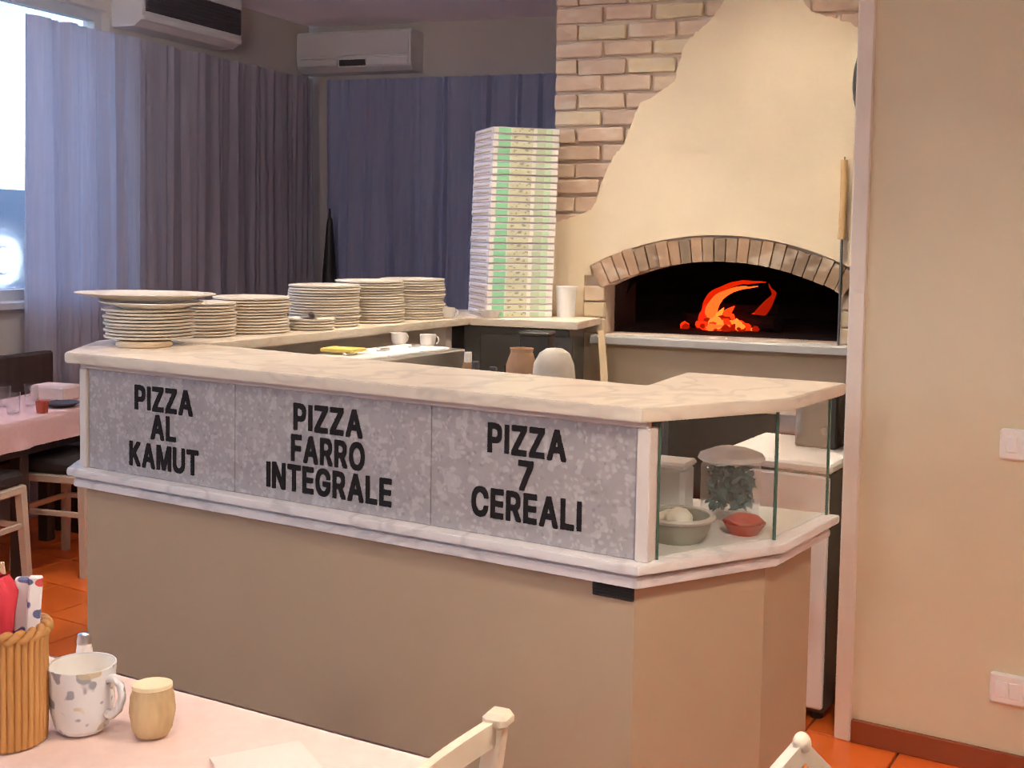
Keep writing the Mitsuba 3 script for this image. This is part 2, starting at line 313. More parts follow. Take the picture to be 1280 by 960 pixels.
# curtains
def curtain(x0, x1, z0, z1, folds, amp, seed):
    r = np.random.default_rng(seed); n = int(folds * 14); zs = np.linspace(0, 1, 14)
    u = np.linspace(0, 1, n); warp = u + 0.25 / folds * np.sin(2 * np.pi * u * folds * 0.37 + r.uniform(0, 6)) + 0.3 / folds * np.sin(2 * np.pi * u * folds * 0.61 + r.uniform(0, 6))
    f = 0.5 * np.sin(2 * np.pi * folds * warp) + 0.22 * np.sin(2 * np.pi * folds * 1.7 * warp + 1.0) + 0.25 * np.sin(2 * np.pi * folds * 0.43 * warp + 2)
    V, Fc = [], []
    for zi in zs:
        a = amp * (0.75 + 0.35 * (1 - zi)); sway = 0.012 * np.sin(3 * u * folds + 4 * zi)
        for i in range(n): V.append((x0 + (x1 - x0) * u[i] + 0.3 * sway[i], a * f[i] + sway[i], z0 + (z1 - z0) * zi))
    for j in range(13):
        for i in range(n - 1):
            a = j * n + i; Fc += [[a, a + 1, a + n + 1], [a, a + n + 1, a + n]]
    return trimesh.Trimesh(np.array(V), np.array(Fc), process=False)
CT = 1.6 + 0.9632 * S_ROOM
single('window_curtain', 'thin lilac-grey curtain hanging in folds at the window edge', 'curtain', curtain(0.03, 1.52, 0.03, CT, 11, 0.05, 1), shift(LW, 0, -0.14, 0), 'm_curtain', smooth=True)
single('wall_curtain', 'grey curtain hanging below the air conditioner with the dark grille', 'curtain', curtain(1.50, 2.80, 0.03, CT, 10, 0.05, 2), shift(LW, 0, -0.14, 0), 'm_curtain', smooth=True)
single('blue_curtain', 'dark blue-grey curtain below the air conditioner on the back wall', 'curtain', curtain(-0.262, 0.93, 0.03, CT, 10, 0.045, 3), shift(B, 0, -0.13, 0), 'm_curtain_blue', smooth=True)
single('blue_curtain', 'dark blue-grey curtain behind the tall stack of pizza boxes', 'curtain', curtain(0.92, 2.0, 0.03, CT, 9, 0.045, 4), shift(B, 0, -0.13, 0), 'm_curtain_blue', smooth=True)

# air conditioners
def air_conditioner(label, L, H, D, m, front, lip):
    k = thing('air_conditioner', label, 'air conditioner')
    prof = Polygon([(0, 0), (-0.72 * D, 0), (-0.93 * D, 0.10 * H), (-D, 0.28 * H), (-D, 0.90 * H), (-0.94 * D, H), (0, H)])      # (y, z) section
    sec = lambda p, x0, x1: tf(prism(p, x0, x1), np.array([[0, 0, 1, 0], [1, 0, 0, 0], [0, 1, 0, 0], [0, 0, 0, 1.0]]))
    part(k, 'casing', sec(prof.buffer(-0.004).buffer(0.004), 0, L), m, 'm_ac_white')
    return k, sec
LA = 0.955
k, sec = air_conditioner('white air conditioner with a dark front grille high above the grey curtain', LA, 0.34, 0.23, shift(LW, 0.84, 0, 2.775), None, None)
m = shift(LW, 0.84, 0, 2.775)
part(k, 'grille', bx(0.02, LA - 0.01, -0.236, -0.228, 0.085, 0.25, 0.003), m, 'm_ac_dark')
for j in range(7): part(k, 'louver', bx(0.03, LA - 0.02, -0.244, -0.234, 0.098 + j * 0.022, 0.104 + j * 0.022, 0.001), m, 'm_ac_dark')
part(k, 'lip', bx(0.0, LA, -0.235, -0.17, 0.03, 0.062, 0.006), m, 'm_ac_white')
k, sec = air_conditioner('white split air conditioner on the back wall above the blue curtain', 0.92, 0.29, 0.22, shift(B, -0.47, 0, 2.755), None, None)
m = shift(B, -0.47, 0, 2.755)
part(k, 'front_cover', bx(0.015, 0.905, -0.228, -0.218, 0.11, 0.275, 0.004), m, 'm_ac_white')
part(k, 'outlet_flap', bx(0.30 + 0.27, 0.905, -0.232, -0.20, 0.035, 0.095, 0.008), m, 'm_white_plastic')
part(k, 'outlet_flap', bx(0.015, 0.34, -0.229, -0.20, 0.035, 0.095, 0.008), m, 'm_ac_white')
part(k, 'outlet', bx(0.35, 0.56, -0.222, -0.19, 0.04, 0.085, 0.004), m, 'm_ac_dark')
# folded umbrella in the corner by the blue curtain
k = thing('folded_umbrella', 'slim black folded umbrella standing in the corner by the blue curtain', 'umbrella')
part(k, 'canopy', lathe([(0, 0.55), (0.07, 0.6), (0.075, 0.75), (0.05, 1.3), (0.02, 1.68), (0.008, 1.70), (0, 1.70)], 16), shift(B, -0.13, -0.32, 0), 'm_black')
part(k, 'shaft', tube([(0, 0, 0.03), (0, 0, 1.76)], 0.008), shift(B, -0.13, -0.32, 0), 'm_black')
part(k, 'foot', lathe([(0, 0), (0.13, 0), (0.13, 0.03), (0.02, 0.05), (0, 0.05)], 24), shift(B, -0.13, -0.32, 0), 'm_black')

# ------------------------------------------------------------------ the pizza oven
ov = thing('pizza_oven', 'built-in brick pizza oven with an arched mouth, glowing fire and cream plaster hood', 'oven')
def arc(x0, zs, xm, za, x1, n=48):
    """points of the circle through (x0, zs), (xm, za), (x1, zs)"""
    h = za - zs; c = (x1 - x0) / 2; R = (c * c + h * h) / (2 * h); cz = za - R; cx = (x0 + x1) / 2
    t = math.asin(c / R); return [(cx + R * math.sin(a), cz + R * math.cos(a)) for a in np.linspace(-t, t, n)], (cx, cz, R, t)
MX0, MX1, MZ0, MSP, MAP = 0.012, 1.10, 1.13, 1.358, 1.488
inn, (cx, cz, R, TH) = arc(MX0, MSP, 0, MAP, MX1)
mouth = Polygon([(MX0, MZ0)] + inn + [(MX1, MZ0)])
RING = 0.122
ring = Polygon([(cx + (R + RING) * math.sin(a), cz + (R + RING) * math.cos(a)) for a in np.linspace(-TH - 0.02, TH + 0.02, 48)] + [(MX1, MZ0), (MX0, MZ0)])
piers = unary_union([sbox(MX0 - 0.105, MX0 + 0.001, MZ0, MSP + 0.05), sbox(MX1 - 0.001, MX1 + 0.105, MZ0, MSP + 0.05)])
niche = sbox(0.0, 1.35, 0.12, 0.80).buffer(-0.05).buffer(0.05)
elev = sbox(-0.26, 2.6, 0, CEIL)
part(ov, 'core', upright(elev.difference(mouth).difference(niche), 0.030, 0.16), O, 'm_mortar', smooth=False)
def rough(pts, amp, seed):
    line = LineString(pts); n = int(line.length / 0.018); r = np.random.default_rng(seed); out = []
    off = np.convolve(r.normal(0, 1, n + 9), np.ones(3) / 3, 'valid')
    for i in range(n + 1):
        p = line.interpolate(i / n, normalized=True); e = 0 if i in (0, n) else amp
        out.append((p.x + e * off[i], p.y + e * off[(i * 7) % (n + 5)]))
    return out
edge1 = rough([(-0.22, 1.663), (-0.14, 1.698), (-0.061, 1.718), (-0.016, 1.832), (0.013, 1.93), (0.089, 2.031), (0.136, 2.142), (0.154, 2.216), (0.248, 2.262), (0.33, 2.323), (0.345, 2.458), (0.406, 2.528), (0.5, 2.607), (0.549, 2.677), (0.62, 2.78), (0.66, 3.2)], 0.007, 5)
patch1 = Polygon([(-0.3, 1.655)] + edge1 + [(-0.3, 3.2)]).buffer(0)
edge2 = rough([(0.85, 3.2), (0.865, 2.75), (0.881, 2.66), (0.942, 2.598), (1.011, 2.584), (1.135, 2.527), (1.30, 2.48), (1.34, 3.2)], 0.007, 6)
patch2 = Polygon(edge2).buffer(0)
plaster = elev.difference(unary_union([patch1, patch2, ring, piers, mouth, niche]))
part(ov, 'plaster', upright(plaster, 0.0, 0.03), O, 'm_oven_plaster', smooth=False)
bricks = []
def rough_brick(L, H, D, seed):
    r = np.random.default_rng(seed); c = 0.006
    pts = [[sx * (L / 2 - ex * c), sy * (D / 2 - ey * c), sz * (H / 2 - ez * c)] for sx in (-1, 1) for sy in (-1, 1) for sz in (-1, 1) for ex, ey, ez in ((1, 1, 0), (1, 0, 1), (0, 1, 1))]
    return man(m3.Manifold.hull_points(np.array(pts) + r.normal(0, 0.0022, (24, 3))))
for v in range(4):
    for i in range(4):
        bricks.append(mikit.ply(rough_brick(0.228, 0.068, 0.05, 10 * v + i), f'm_brick_{v}', smooth=False))
weights = [0.36, 0.3, 0.24, 0.1]
for row in range(18):
    z = 1.665 + row * 0.0815
    x = -0.26 + (0.114 if row % 2 else 0.0) + 0.114
    cells = [(-0.26 + 0.052, 0.104)] if row % 2 else []
    cells += [(x + j * 0.24, 0.228) for j in range(7)]
    for cx0, L in cells:
        b_ = sbox(cx0 - L / 2, cx0 + L / 2, z - 0.034, z + 0.034)
        if not (patch1.union(patch2)).intersects(b_): continue
        if cx0 + L / 2 > 1.4: continue
        q = bricks[4 * rng.choice(4, p=weights) + rng.integers(4)]
        mm = shift(O, cx0, 0.033 + rng.normal(0, 0.0025), z + rng.normal(0, 0.002)) @ np.diag([L / 0.228 * (1 + rng.normal(0, 0.012)), 1, 1, 1])
        if cx0 - L / 2 < -0.27: continue
        put(numbered(f'{ov}__brick'), q, mm)
NV = 23
for i in range(NV):
    a = -TH - 0.015 + (2 * TH + 0.03) * (i + 0.5) / NV; da = (2 * TH + 0.03) / NV / 2 - 0.0021
    r0, r1 = R + 0.001 + rng.normal(0, 0.0015), R + RING - 0.006 + rng.normal(0, 0.006)
    pg = Polygon([(cx + r * math.sin(b), cz + r * math.cos(b)) for r, b in ((r0, a - da), (r1, a - da), (r1, a + da), (r0, a + da))]).buffer(-0.003).buffer(0.003)
    part(ov, 'arch_brick', upright(pg, -0.016 + rng.normal(0, 0.004), 0.19), O, f'm_arch_{rng.integers(3) if i not in (0, 1, 2, 3) else 1}', smooth=False)
for sx0 in (MX0 - 0.102, MX1 + 0.002):
    for i in range(3):
        z = MZ0 + 0.003 + i * 0.077
        part(ov, 'pier_brick', bx(sx0, sx0 + 0.100, -0.012 + rng.normal(0, 0.003), 0.17, z, z + 0.071, 0.005), O, f'm_brick_{(1, 3, 1)[i]}', smooth=False)
part(ov, 'mouth_shelf', bx(-0.035, 1.22, -0.10, 0.03, 1.088, 1.130, 0.006), O, 'm_oven_stone', label='grey stone shelf')
# the chamber: a vault and a hearth behind the mouth, and the wood store below
u_ = np.linspace(0, math.pi, 40); v_ = np.linspace(0, math.pi / 2, 16); V = []; Fc = []
for j in v_:
    for i in np.linspace(0, 2 * math.pi, 56, endpoint=False): V.append((0.556 + 0.80 * math.cos(j) * math.cos(i), 0.93 + 0.78 * math.cos(j) * math.sin(i), 1.13 + 0.46 * math.sin(j) ** 0.8))
for a in range(15):
    for i in range(56):
        p, q = a * 56 + i, a * 56 + (i + 1) % 56; Fc += [[p, p + 56, q + 56], [p, q + 56, q]]
vault = trimesh.Trimesh(np.array(V), np.array(Fc), process=False)
fc = vault.triangles_center; keep = ~((fc[:, 1] < 0.42) & (np.abs(fc[:, 0] - 0.556) < 0.56)); vault.update_faces(keep)
part(ov, 'vault', vault, O, 'm_soot', smooth=False)
part(ov, 'mouth_tunnel', cat(bx(MX0 - 0.05, MX0 - 0.0, 0.18, 0.6, 1.12, 1.62, 0), bx(MX1, MX1 + 0.05, 0.18, 0.6, 1.12, 1.62, 0), bx(MX0 - 0.05, MX1 + 0.05, 0.18, 0.45, 1.56, 1.62, 0)), O, 'm_soot', smooth=False)
part(ov, 'hearth', bx(-0.3, 1.42, 0.03, 1.75, 1.06, 1.129, 0), O, 'm_soot', smooth=False)
part(ov, 'wood_store', cat(bx(-0.05, 1.4, 0.9, 0.94, 0.05, 0.86, 0), bx(-0.09, -0.05, 0.18, 0.94, 0.05, 0.86, 0), bx(1.4, 1.44, 0.18, 0.94, 0.05, 0.86, 0), bx(-0.05, 1.4, 0.18, 0.94, 0.82, 0.86, 0), bx(-0.05, 1.4, 0.03, 0.94, 0.0, 0.06, 0)), O, 'm_soot', smooth=False)
# fire: logs, embers and flames
for i, (x, y, ang, L, r) in enumerate([(0.42, 0.70, 0.5, 0.34, 0.036), (0.62, 0.66, -0.6, 0.36, 0.042), (0.52, 0.80, 0.1, 0.40, 0.035)]):
    z = 1.13 + r + (0.055 if i == 2 else 0)
    part_m = shift(O, x, y, z, rz=ang)
    pts = [(-L / 2 + L * t, 0.012 * math.sin(4 * t + i), 0.006 * math.cos(5 * t)) for t in np.linspace(0, 1, 9)]
    lab = ['charred log on the left of the oven fire', 'charred log on the right of the oven fire', 'charred log lying across the top of the oven fire'][i]
    single('burning_log', lab, 'log', tube(pts, r, 12), part_m, 'm_charcoal', group='logs in the oven fire')
ek = thing('ember_bed', 'bed of glowing red embers in the oven mouth', 'embers'); labels[ek]['kind'] = 'stuff'
em = []
for i in range(150):
    s = rng.uniform(0.012, 0.026); e = trimesh.creation.icosphere(1, s); e.vertices *= 1 + rng.normal(0, 0.12, (len(e.vertices), 1))
    rr = min(abs(rng.normal(0, 0.075)), 0.15); th = rng.uniform(0, 2 * math.pi)
    e.apply_translation([0.46 + 1.2 * rr * math.cos(th), 0.58 + 0.7 * rr * math.sin(th), 1.13 + 0.5 * s + max(0, 0.045 - 0.3 * rr) * rng.uniform(0, 1)]); em.append(e)
for nm, sel, c in (('hot_coals', em[0::3], (1.6, 0.085, 0.010)), ('red_coals', em[1::3], (0.50, 0.010, 0.001)), ('dull_coals', em[2::3], (0.10, 0.002, 0.0))):
    key = part(ek, nm, cat(*sel), O, 'm_charcoal', smooth=False); scene[key]['emitter'] = {'type': 'area', 'radiance': rgb(c)}
def tongue(pts, r0, seed):
    """A curling tongue of flame along a bent line, thick below and thin at its end."""
    rr = np.random.default_rng(seed); q = np.array(pts, float); t = np.linspace(0, 1, len(q)); tt = np.linspace(0, 1, 22)
    c = np.stack([np.interp(tt, t, q[:, k]) for k in range(3)], 1)
    for _ in range(3): c[1:-1] = (c[:-2] + 2 * c[1:-1] + c[2:]) / 4
    m_ = tube(c, r0 * (0.55 + 0.45 * np.sin(np.pi * np.minimum(1, tt * 1.25 + 0.2))) * (1 - tt ** 3) + 0.002, 12)
    n_ = meshkit.fbm(m_.vertices * 14 + seed, 3, seed)[:, None] - 0.5
    m_.vertices += 0.03 * n_ * np.array([1, 0.5, 1]); return m_
fk = thing('fire', 'red-orange flames curling over the logs in the oven', 'fire')
for i, (pts, r, c) in enumerate([
        ([(0.43, 0.60, 1.15), (0.40, 0.62, 1.22), (0.43, 0.66, 1.29), (0.51, 0.70, 1.335), (0.62, 0.72, 1.345)], 0.030, (0.95, 0.050, 0.006)),
        ([(0.42, 0.63, 1.15), (0.38, 0.65, 1.22), (0.40, 0.70, 1.31), (0.50, 0.75, 1.365), (0.66, 0.76, 1.37)], 0.034, (0.20, 0.004, 0.0)),
        ([(0.39, 0.60, 1.15), (0.365, 0.62, 1.20), (0.375, 0.64, 1.26)], 0.030, (0.30, 0.006, 0.001)),
        ([(0.50, 0.62, 1.16), (0.48, 0.64, 1.21), (0.52, 0.66, 1.25)], 0.036, (0.60, 0.018, 0.002)),
        ([(0.46, 0.60, 1.15), (0.45, 0.61, 1.20), (0.47, 0.63, 1.24)], 0.030, (1.3, 0.10, 0.012)),
        ([(0.60, 0.72, 1.16), (0.66, 0.74, 1.24), (0.71, 0.76, 1.31), (0.68, 0.76, 1.37)], 0.026, (0.10, 0.002, 0.0)),
        ([(0.57, 0.68, 1.16), (0.60, 0.70, 1.19), (0.62, 0.70, 1.22)], 0.030, (0.25, 0.005, 0.0)),
        ([(0.42, 0.52, 1.14), (0.44, 0.50, 1.155), (0.50, 0.50, 1.16)], 0.018, (0.9, 0.05, 0.006))]):
    key = part(fk, 'flame', tongue(pts, r, i), O, 'm_charcoal', smooth=True)
    scene[key]['emitter'] = {'type': 'area', 'radiance': rgb(c)}

# tools and the round tray hanging on the oven wall, by the edge of the cream wall
k = thing('pizza_peel', 'wooden handle of an oven tool hanging beside the oven arch', 'oven tool')
part(k, 'handle', tube([(0, 0, 0), (0.002, 0, 0.17), (0, 0, 0.35)], [0.017, 0.016, 0.014], 14), shift(O, 1.098, -0.03, 1.60), 'm_wood_light')
part(k, 'shaft', tube([(0, 0, -0.48), (0, 0, 0.005)], 0.006), shift(O, 1.098, -0.03, 1.60), 'm_steel_dark')
part(k, 'hook', tube([(0, 0, 0.345), (0, 0.0, 0.36), (0, 0.032, 0.362)], 0.003), shift(O, 1.098, -0.03, 1.60), 'm_steel_dark')
k = thing('pizza_peel', 'darker oven tool half hidden by the edge of the cream wall', 'oven tool')
part(k, 'handle', tube([(0, 0, 0), (0, 0, 0.33)], 0.014, 14), shift(O, 1.152, -0.03, 1.58), 'm_wood_dark')
part(k, 'shaft', tube([(0, 0, -0.75), (0, 0, 0.005)], 0.007), shift(O, 1.152, -0.03, 1.58), 'm_steel_dark')
part(k, 'hook', tube([(0, 0, 0.325), (0, 0.0, 0.34), (0, 0.032, 0.342)], 0.003), shift(O, 1.152, -0.03, 1.58), 'm_steel_dark')
k = thing('wall_tray', 'round dark-rimmed tray on the oven wall, only its left edge showing', 'tray')
RXm = np.array(shift(W, rx=math.pi / 2))
part(k, 'rim', tf(lathe([(0.36, 0.0), (0.40, 0.0), (0.405, 0.02), (0.40, 0.035), (0.385, 0.035), (0.36, 0.0)], 72), RXm), shift(O, 1.525, 0.0, 2.285), 'm_black')
part(k, 'face', tf(lathe([(0, 0.004), (0.37, 0.004), (0.37, 0.012), (0, 0.012)], 72), RXm), shift(O, 1.525, 0.0, 2.285), 'm_leaf')

# ------------------------------------------------------------------ the counter
ZTOP, ZL, ZB, TH_W = 1.21, 0.846, 0.785, 0.034
OUT = [(0.30, 0.80), (0.24, 0.80), (0.23, 0.40), (0.0, 0.0), (-1.968, 0.0), (-2.30, 0.42), (-2.30, 2.06)]
outline = Polygon([(0.24, 0.795), (0.215, 0.395), (0.0, 0.0), (-1.968, 0.0), (-2.20, 0.31), (-2.29, 0.72), (-2.29, 2.17), (-1.885, 2.17), (-1.84, 0.47), (-0.175, 0.40), (-0.21, 0.755)])
wt = single('marble_worktop', 'cream marble worktop running over the lettered counter front and its display case', 'worktop', slab_round(outline, ZTOP - TH_W, ZTOP, 0.012), K, 'm_worktop', smooth=40)
ct = thing('pizza_counter', 'pizzeria counter with three lettered grey speckled panels and a marble ledge', 'counter')
body_o = outline.buffer(-0.058, join_style=2)
opening = sbox(-2.12, -1.70, 0.62, 2.06)       # the left arm stands open towards the inside, with the ledge board as its shelf
body = body_o.difference(body_o.buffer(-0.10, join_style=2)).difference(opening)
part(ct, 'lower_body', prism(body, 0.0, ZB + 0.02), K, 'm_counter_body', smooth=20)
part(ct, 'kick_strip', prism(body_o.buffer(0.006, join_style=2).difference(body_o.buffer(-0.05, join_style=2)), 0.0, 0.06), K, 'm_counter_body', smooth=20)
# ledge: two rounded bands of marble with a groove between
led_o = outline.buffer(-0.004, join_style=2); led_m = outline.buffer(-0.022, join_style=2); led_g = outline.buffer(-0.040, join_style=2)
case_cut = outline.buffer(-0.20, join_style=2)
inner_open = outline.buffer(-0.16, join_style=2).intersection(sbox(-3, -0.1, 0.10, 3))
part(ct, 'ledge', slab_round(led_o, ZL - 0.024, ZL, 0.009), K, 'm_ledge', smooth=40)
part(ct, 'ledge_groove', prism(led_g, ZL - 0.036, ZL - 0.024), K, 'm_ledge', smooth=20)
part(ct, 'ledge_moulding', slab_round(led_m, ZB, ZL - 0.036, 0.010), K, 'm_ledge', smooth=40)
# upper wall behind the sign panels, round the left corner and along the left arm
up = body_o.difference(body_o.buffer(-0.035, join_style=2)).intersection(Polygon([(-0.035, -1), (-3, -1), (-3, 3), (-1.6, 3), (-1.6, 0.3), (-0.035, 0.3)])).difference(opening)
part(ct, 'upper_wall', prism(up, ZL, ZTOP - TH_W), K, 'm_counter_white', smooth=20)
seams = [-1.914, -1.294, -0.611, -0.030]
def word_mesh(word, h, depth):
    out, x = [], 0.0
    for ch in word:
        if ch == 'I': g = bx(0, 0.19 * h, 0, h, 0, depth, 0)
        else: g = meshkit.text_mesh(ch, h, depth, bold=True)
        lo, hi = g.bounds; g.apply_translation([x - lo[0], 0, 0]); out.append(g); x += hi[0] - lo[0] + 0.20 * h
    w_ = cat(*out); d = 0.025 * h                       # a heavier weight: the strokes widened on all sides
    return cat(*[tf(w_, trimesh.transformations.translation_matrix([i * d, j * d, 0])) for i in (-1, 1) for j in (-1, 1)])
texts = [[('PIZZA', 1.087, 0.243), ('AL', 1.003, 0.105), ('KAMUT', 0.913, 0.291)],
         [('PIZZA', 1.087, 0.240), ('FARRO', 1.000, 0.256), ('INTEGRALE', 0.915, 0.436)],
         [('PIZZA', 1.094, 0.222), ('7', 1.010, 0.042), ('CEREALI', 0.930, 0.312)]]
mids = [-1.583, -0.953, -0.328]
for i in range(3):
    x0, x1 = seams[i] + 0.0009, seams[i + 1] - 0.0009
    pm = bx(x0, x1, 0.046, 0.060, ZL + 0.001, ZTOP - TH_W - 0.018, 0.0015)
    uv = np.c_[pm.vertices[:, 0] + 3, pm.vertices[:, 2]]
    pan = part(ct, 'sign_panel', pm, K, 'm_sign', smooth=False, uv=uv)
    for word, zc, width in texts[i]:
        t = word_mesh(word, 0.068, 0.003)
        lo, hi = t.bounds; t.apply_translation([-(lo[0] + hi[0]) / 2, -(lo[1] + hi[1]) / 2, 0])
        t.apply_scale([width / (hi[0] - lo[0]), 1.0, 1.0])
        tilt = math.radians(-1.5)
        key = part(pan, 'lettering', tf(t, RX), shift(K, mids[i], 0.0462, zc), 'm_letter', smooth=False)
part(ct, 'top_rail', bx(-1.945, -0.002, 0.038, 0.062, ZTOP - TH_W - 0.018, ZTOP - TH_W, 0.003), K, 'm_counter_white')
part(ct, 'corner_post', bx(-1.946, -1.9155, 0.036, 0.08, ZL, ZTOP - TH_W - 0.018, 0.003), K, 'm_counter_white')
part(ct, 'corner_post', bx(-0.0285, 0.006, 0.036, 0.085, ZL, ZTOP - TH_W - 0.018, 0.003), K, 'm_counter_white')
# display case: two panes, their green edges, the case floor
def pane(p, q, name='glass_pane'):
    p, q = np.array(p), np.array(q); d = q - p; L = float(np.hypot(*d)); a = math.atan2(d[1], d[0])
    return part(ct, name, bx(0, L, -0.0002, 0.0002, ZL, ZTOP - TH_W, 0), shift(K, p[0], p[1], 0, rz=a), 'm_pane', smooth=False)
C1, C2, C3 = (0.004, 0.075), (0.176, 0.420), (0.205, 0.770)
pane(C1, C2); pane(C2, C3)
def edge(c, w=0.003, a=0.0): part(ct, 'glass_edge', bx(-w, w, -w, w, ZL, ZTOP - TH_W, 0), shift(K, c[0], c[1], 0, rz=a), 'm_glass_edge', smooth=False)
edge(C2, 0.0035, 0.8); edge((0.0085, 0.083), 0.0025, 0.8); edge(C3, 0.0035)
part(ct, 'case_floor', prism(Polygon([(0.0, 0.09), (0.168, 0.43), (0.196, 0.765), (-0.15, 0.74), (-0.13, 0.40), (-0.05, 0.18), (-0.05, 0.09)]), ZL, ZL + 0.004), K, 'm_container', smooth=False)
part(ct, 'vent_grille', bx(-0.143, -0.035, 0.050, 0.060, 0.745, 0.779, 0.003), K, 'm_black', label='small black vent grille under the ledge')
for j in range(4): part(ct, 'vent_slat', bx(-0.138, -0.040, 0.046, 0.052, 0.750 + j * 0.0075, 0.754 + j * 0.0075, 0.001), K, 'm_black')

# things in the display case
def onk(x, y, z, rz=0.0): return shift(K, x, y, z, rz=rz)
ZC = ZL + 0.004
k = thing('mixing_bowl', 'wide grey-green bowl of white cheese in the glass display case', 'bowl')
part(k, 'bowl', lathe([(0, 0), (0.058, 0), (0.076, 0.02), (0.088, 0.055), (0.092, 0.058), (0.092, 0.064), (0.082, 0.062), (0.070, 0.025), (0.050, 0.01), (0, 0.01)], 48), onk(-0.022, 0.265, ZC), 'm_bowl')
part(k, 'rim', lathe([(0.082, 0.058), (0.094, 0.056), (0.097, 0.062), (0.093, 0.068), (0.082, 0.066), (0.082, 0.058)], 48), onk(-0.022, 0.265, ZC), 'm_bowl_rim')
def lump(s, seed, a=0.16, sub=3, fr=4.0):
    e = trimesh.creation.icosphere(sub, 1.0); n = meshkit.fbm(e.vertices * fr / 2 + seed * 3.7, 3, seed); e.vertices *= (1 + a * 2 * (n - 0.5))[:, None]; e.vertices *= np.array(s); return e
single('cheese_ball', 'small pale ball of mozzarella in the grey-green bowl', 'cheese', lump((0.036, 0.034, 0.032), 3), onk(-0.008, 0.245, ZC + 0.055), 'm_cheese', smooth=True)
single('cheese_ball', 'flatter piece of mozzarella lying at the back of the grey-green bowl', 'cheese', lump((0.045, 0.04, 0.025), 5), onk(-0.045, 0.285, ZC + 0.042), 'm_cheese', smooth=True)
k = thing('glass_jar', 'clear glass jar stuffed with blue-green leaves in the display case', 'jar')
part(k, 'glass', lathe([(0.0, 0.0), (0.074, 0), (0.080, 0.01), (0.080, 0.135), (0.072, 0.145), (0.083, 0.152), (0.083, 0.158)], 40), onk(-0.010, 0.600, ZC), 'm_tumbler')
lidm = lathe([(0, 0.186), (0.03, 0.184), (0.055, 0.178), (0.086, 0.166), (0.090, 0.155), (0.084, 0.150), (0, 0.150)], 48)
lidm.vertices *= (1 + np.array([0.10, 0.10, 0.05]) * (meshkit.fbm(lidm.vertices * 38, 3, 9)[:, None] - 0.5))
part(k, 'lid', lidm, onk(-0.010, 0.600, ZC), 'm_white')
lf = []
for i in range(260):
    L, w = rng.uniform(0.025, 0.045), rng.uniform(0.014, 0.022)
    pts = [(-L / 2, 0, 0), (-L / 5, w / 2, 0.006), (L / 4, w / 2, 0.006), (L / 2, 0, 0), (L / 4, -w / 2, 0.006), (-L / 5, -w / 2, 0.006), (0, 0, -0.003)]
    m_ = trimesh.Trimesh(pts, [[0, 6, 1], [1, 6, 2], [2, 6, 3], [3, 6, 4], [4, 6, 5], [5, 6, 0]], process=False)
    th, rr = rng.uniform(0, 2 * math.pi), 0.056 * math.sqrt(rng.uniform())
    m_.apply_transform(trimesh.transformations.euler_matrix(*rng.uniform(-1.1, 1.1, 2), rng.uniform(0, 6.3)))
    m_.apply_translation([rr * math.cos(th), rr * math.sin(th), 0.025 + 0.098 * rng.uniform()]); lf.append(m_)
key = single('herb_leaves', 'blue-green basil leaves packed inside the glass jar', 'leaves', cat(*lf), onk(-0.010, 0.600, ZC), 'm_leaf', smooth=False); labels[key]['kind'] = 'stuff'
k = thing('white_container', 'tall pale plastic tub behind the bowl in the display case', 'tub')
part(k, 'tub', bx(-0.06, 0.06, -0.05, 0.05, 0, 0.140, 0.012), onk(-0.150, 0.50, ZC, 0.1), 'm_container')
part(k, 'lid', bx(-0.064, 0.064, -0.054, 0.054, 0.135, 0.152, 0.006), onk(-0.150, 0.50, ZC, 0.1), 'm_white')
k = thing('sauce_dish', 'small red dish of tomato sauce beside the bowl in the display case', 'dish')
part(k, 'dish', lathe([(0, 0), (0.035, 0), (0.055, 0.03), (0.052, 0.03), (0.034, 0.006), (0, 0.006)], 32), onk(0.095, 0.425, ZC), 'm_tomato')
part(k, 'sauce', lump((0.046, 0.046, 0.022), 8), onk(0.095, 0.425, ZC + 0.03), 'm_tomato', smooth=True)

# ------------------------------------------------------------------ plates on the left arm of the counter
prof = [(0, 0.0), (0.088, 0.0), (0.10, 0.0012), (0.153, 0.0030), (0.158, 0.0048), (0.158, 0.0102), (0.154, 0.0118), (0.088, 0.0082), (0, 0.006)]
plate_ply = mikit.ply(lathe(prof, 44), 'm_plate', smooth=30)
def stack(x, y, n, label, group, scale=1.0, dz=0.0112, jitter=0.003, z0=ZTOP):
    for i in range(n):
        key = thing('pizza_plate', label if i < n - 1 or n < 6 else 'topmost ' + label.replace('in the', 'of the', 1), 'plate', group)
        put(key, plate_ply, onk(x + rng.normal(0, jitter), y + rng.normal(0, jitter), z0 + 0.0005 + i * dz, rng.uniform(0, 6)) @ np.diag([scale, scale, 1, 1]))
    return z0 + n * dz
P1, P2, P3, P4, P5 = (-1.99, 0.36), (-2.08, 0.945), (-2.08, 1.37), (-2.08, 1.68), (-2.08, 1.99)
SC = 0.93
single('serving_board', 'round tan wooden board under the plate stack at the counter corner', 'board', lathe([(0, 0), (0.085, 0), (0.09, 0.004), (0.09, 0.014), (0.085, 0.018), (0, 0.018)], 36), onk(-1.93, 0.285, ZTOP), 'm_wood_pale')
z1 = stack(P1[0], P1[1], 9, 'cream plate in the low stack under the long platter at the counter corner', 'plates under the long platter', SC, jitter=0.006, z0=ZTOP + 0.019)
plat = lathe([(0, 0), (0.10, 0), (0.12, 0.008), (0.168, 0.020), (0.170, 0.0225), (0.166, 0.024), (0.118, 0.013), (0, 0.006)], 56)
LP = [('long cream oval platter topmost on the plate stack at the counter corner', 0.026, 1.38, 0.05), ('cream oval platter second from the top of the stack at the counter corner', 0.0, 1.12, -0.5), ]
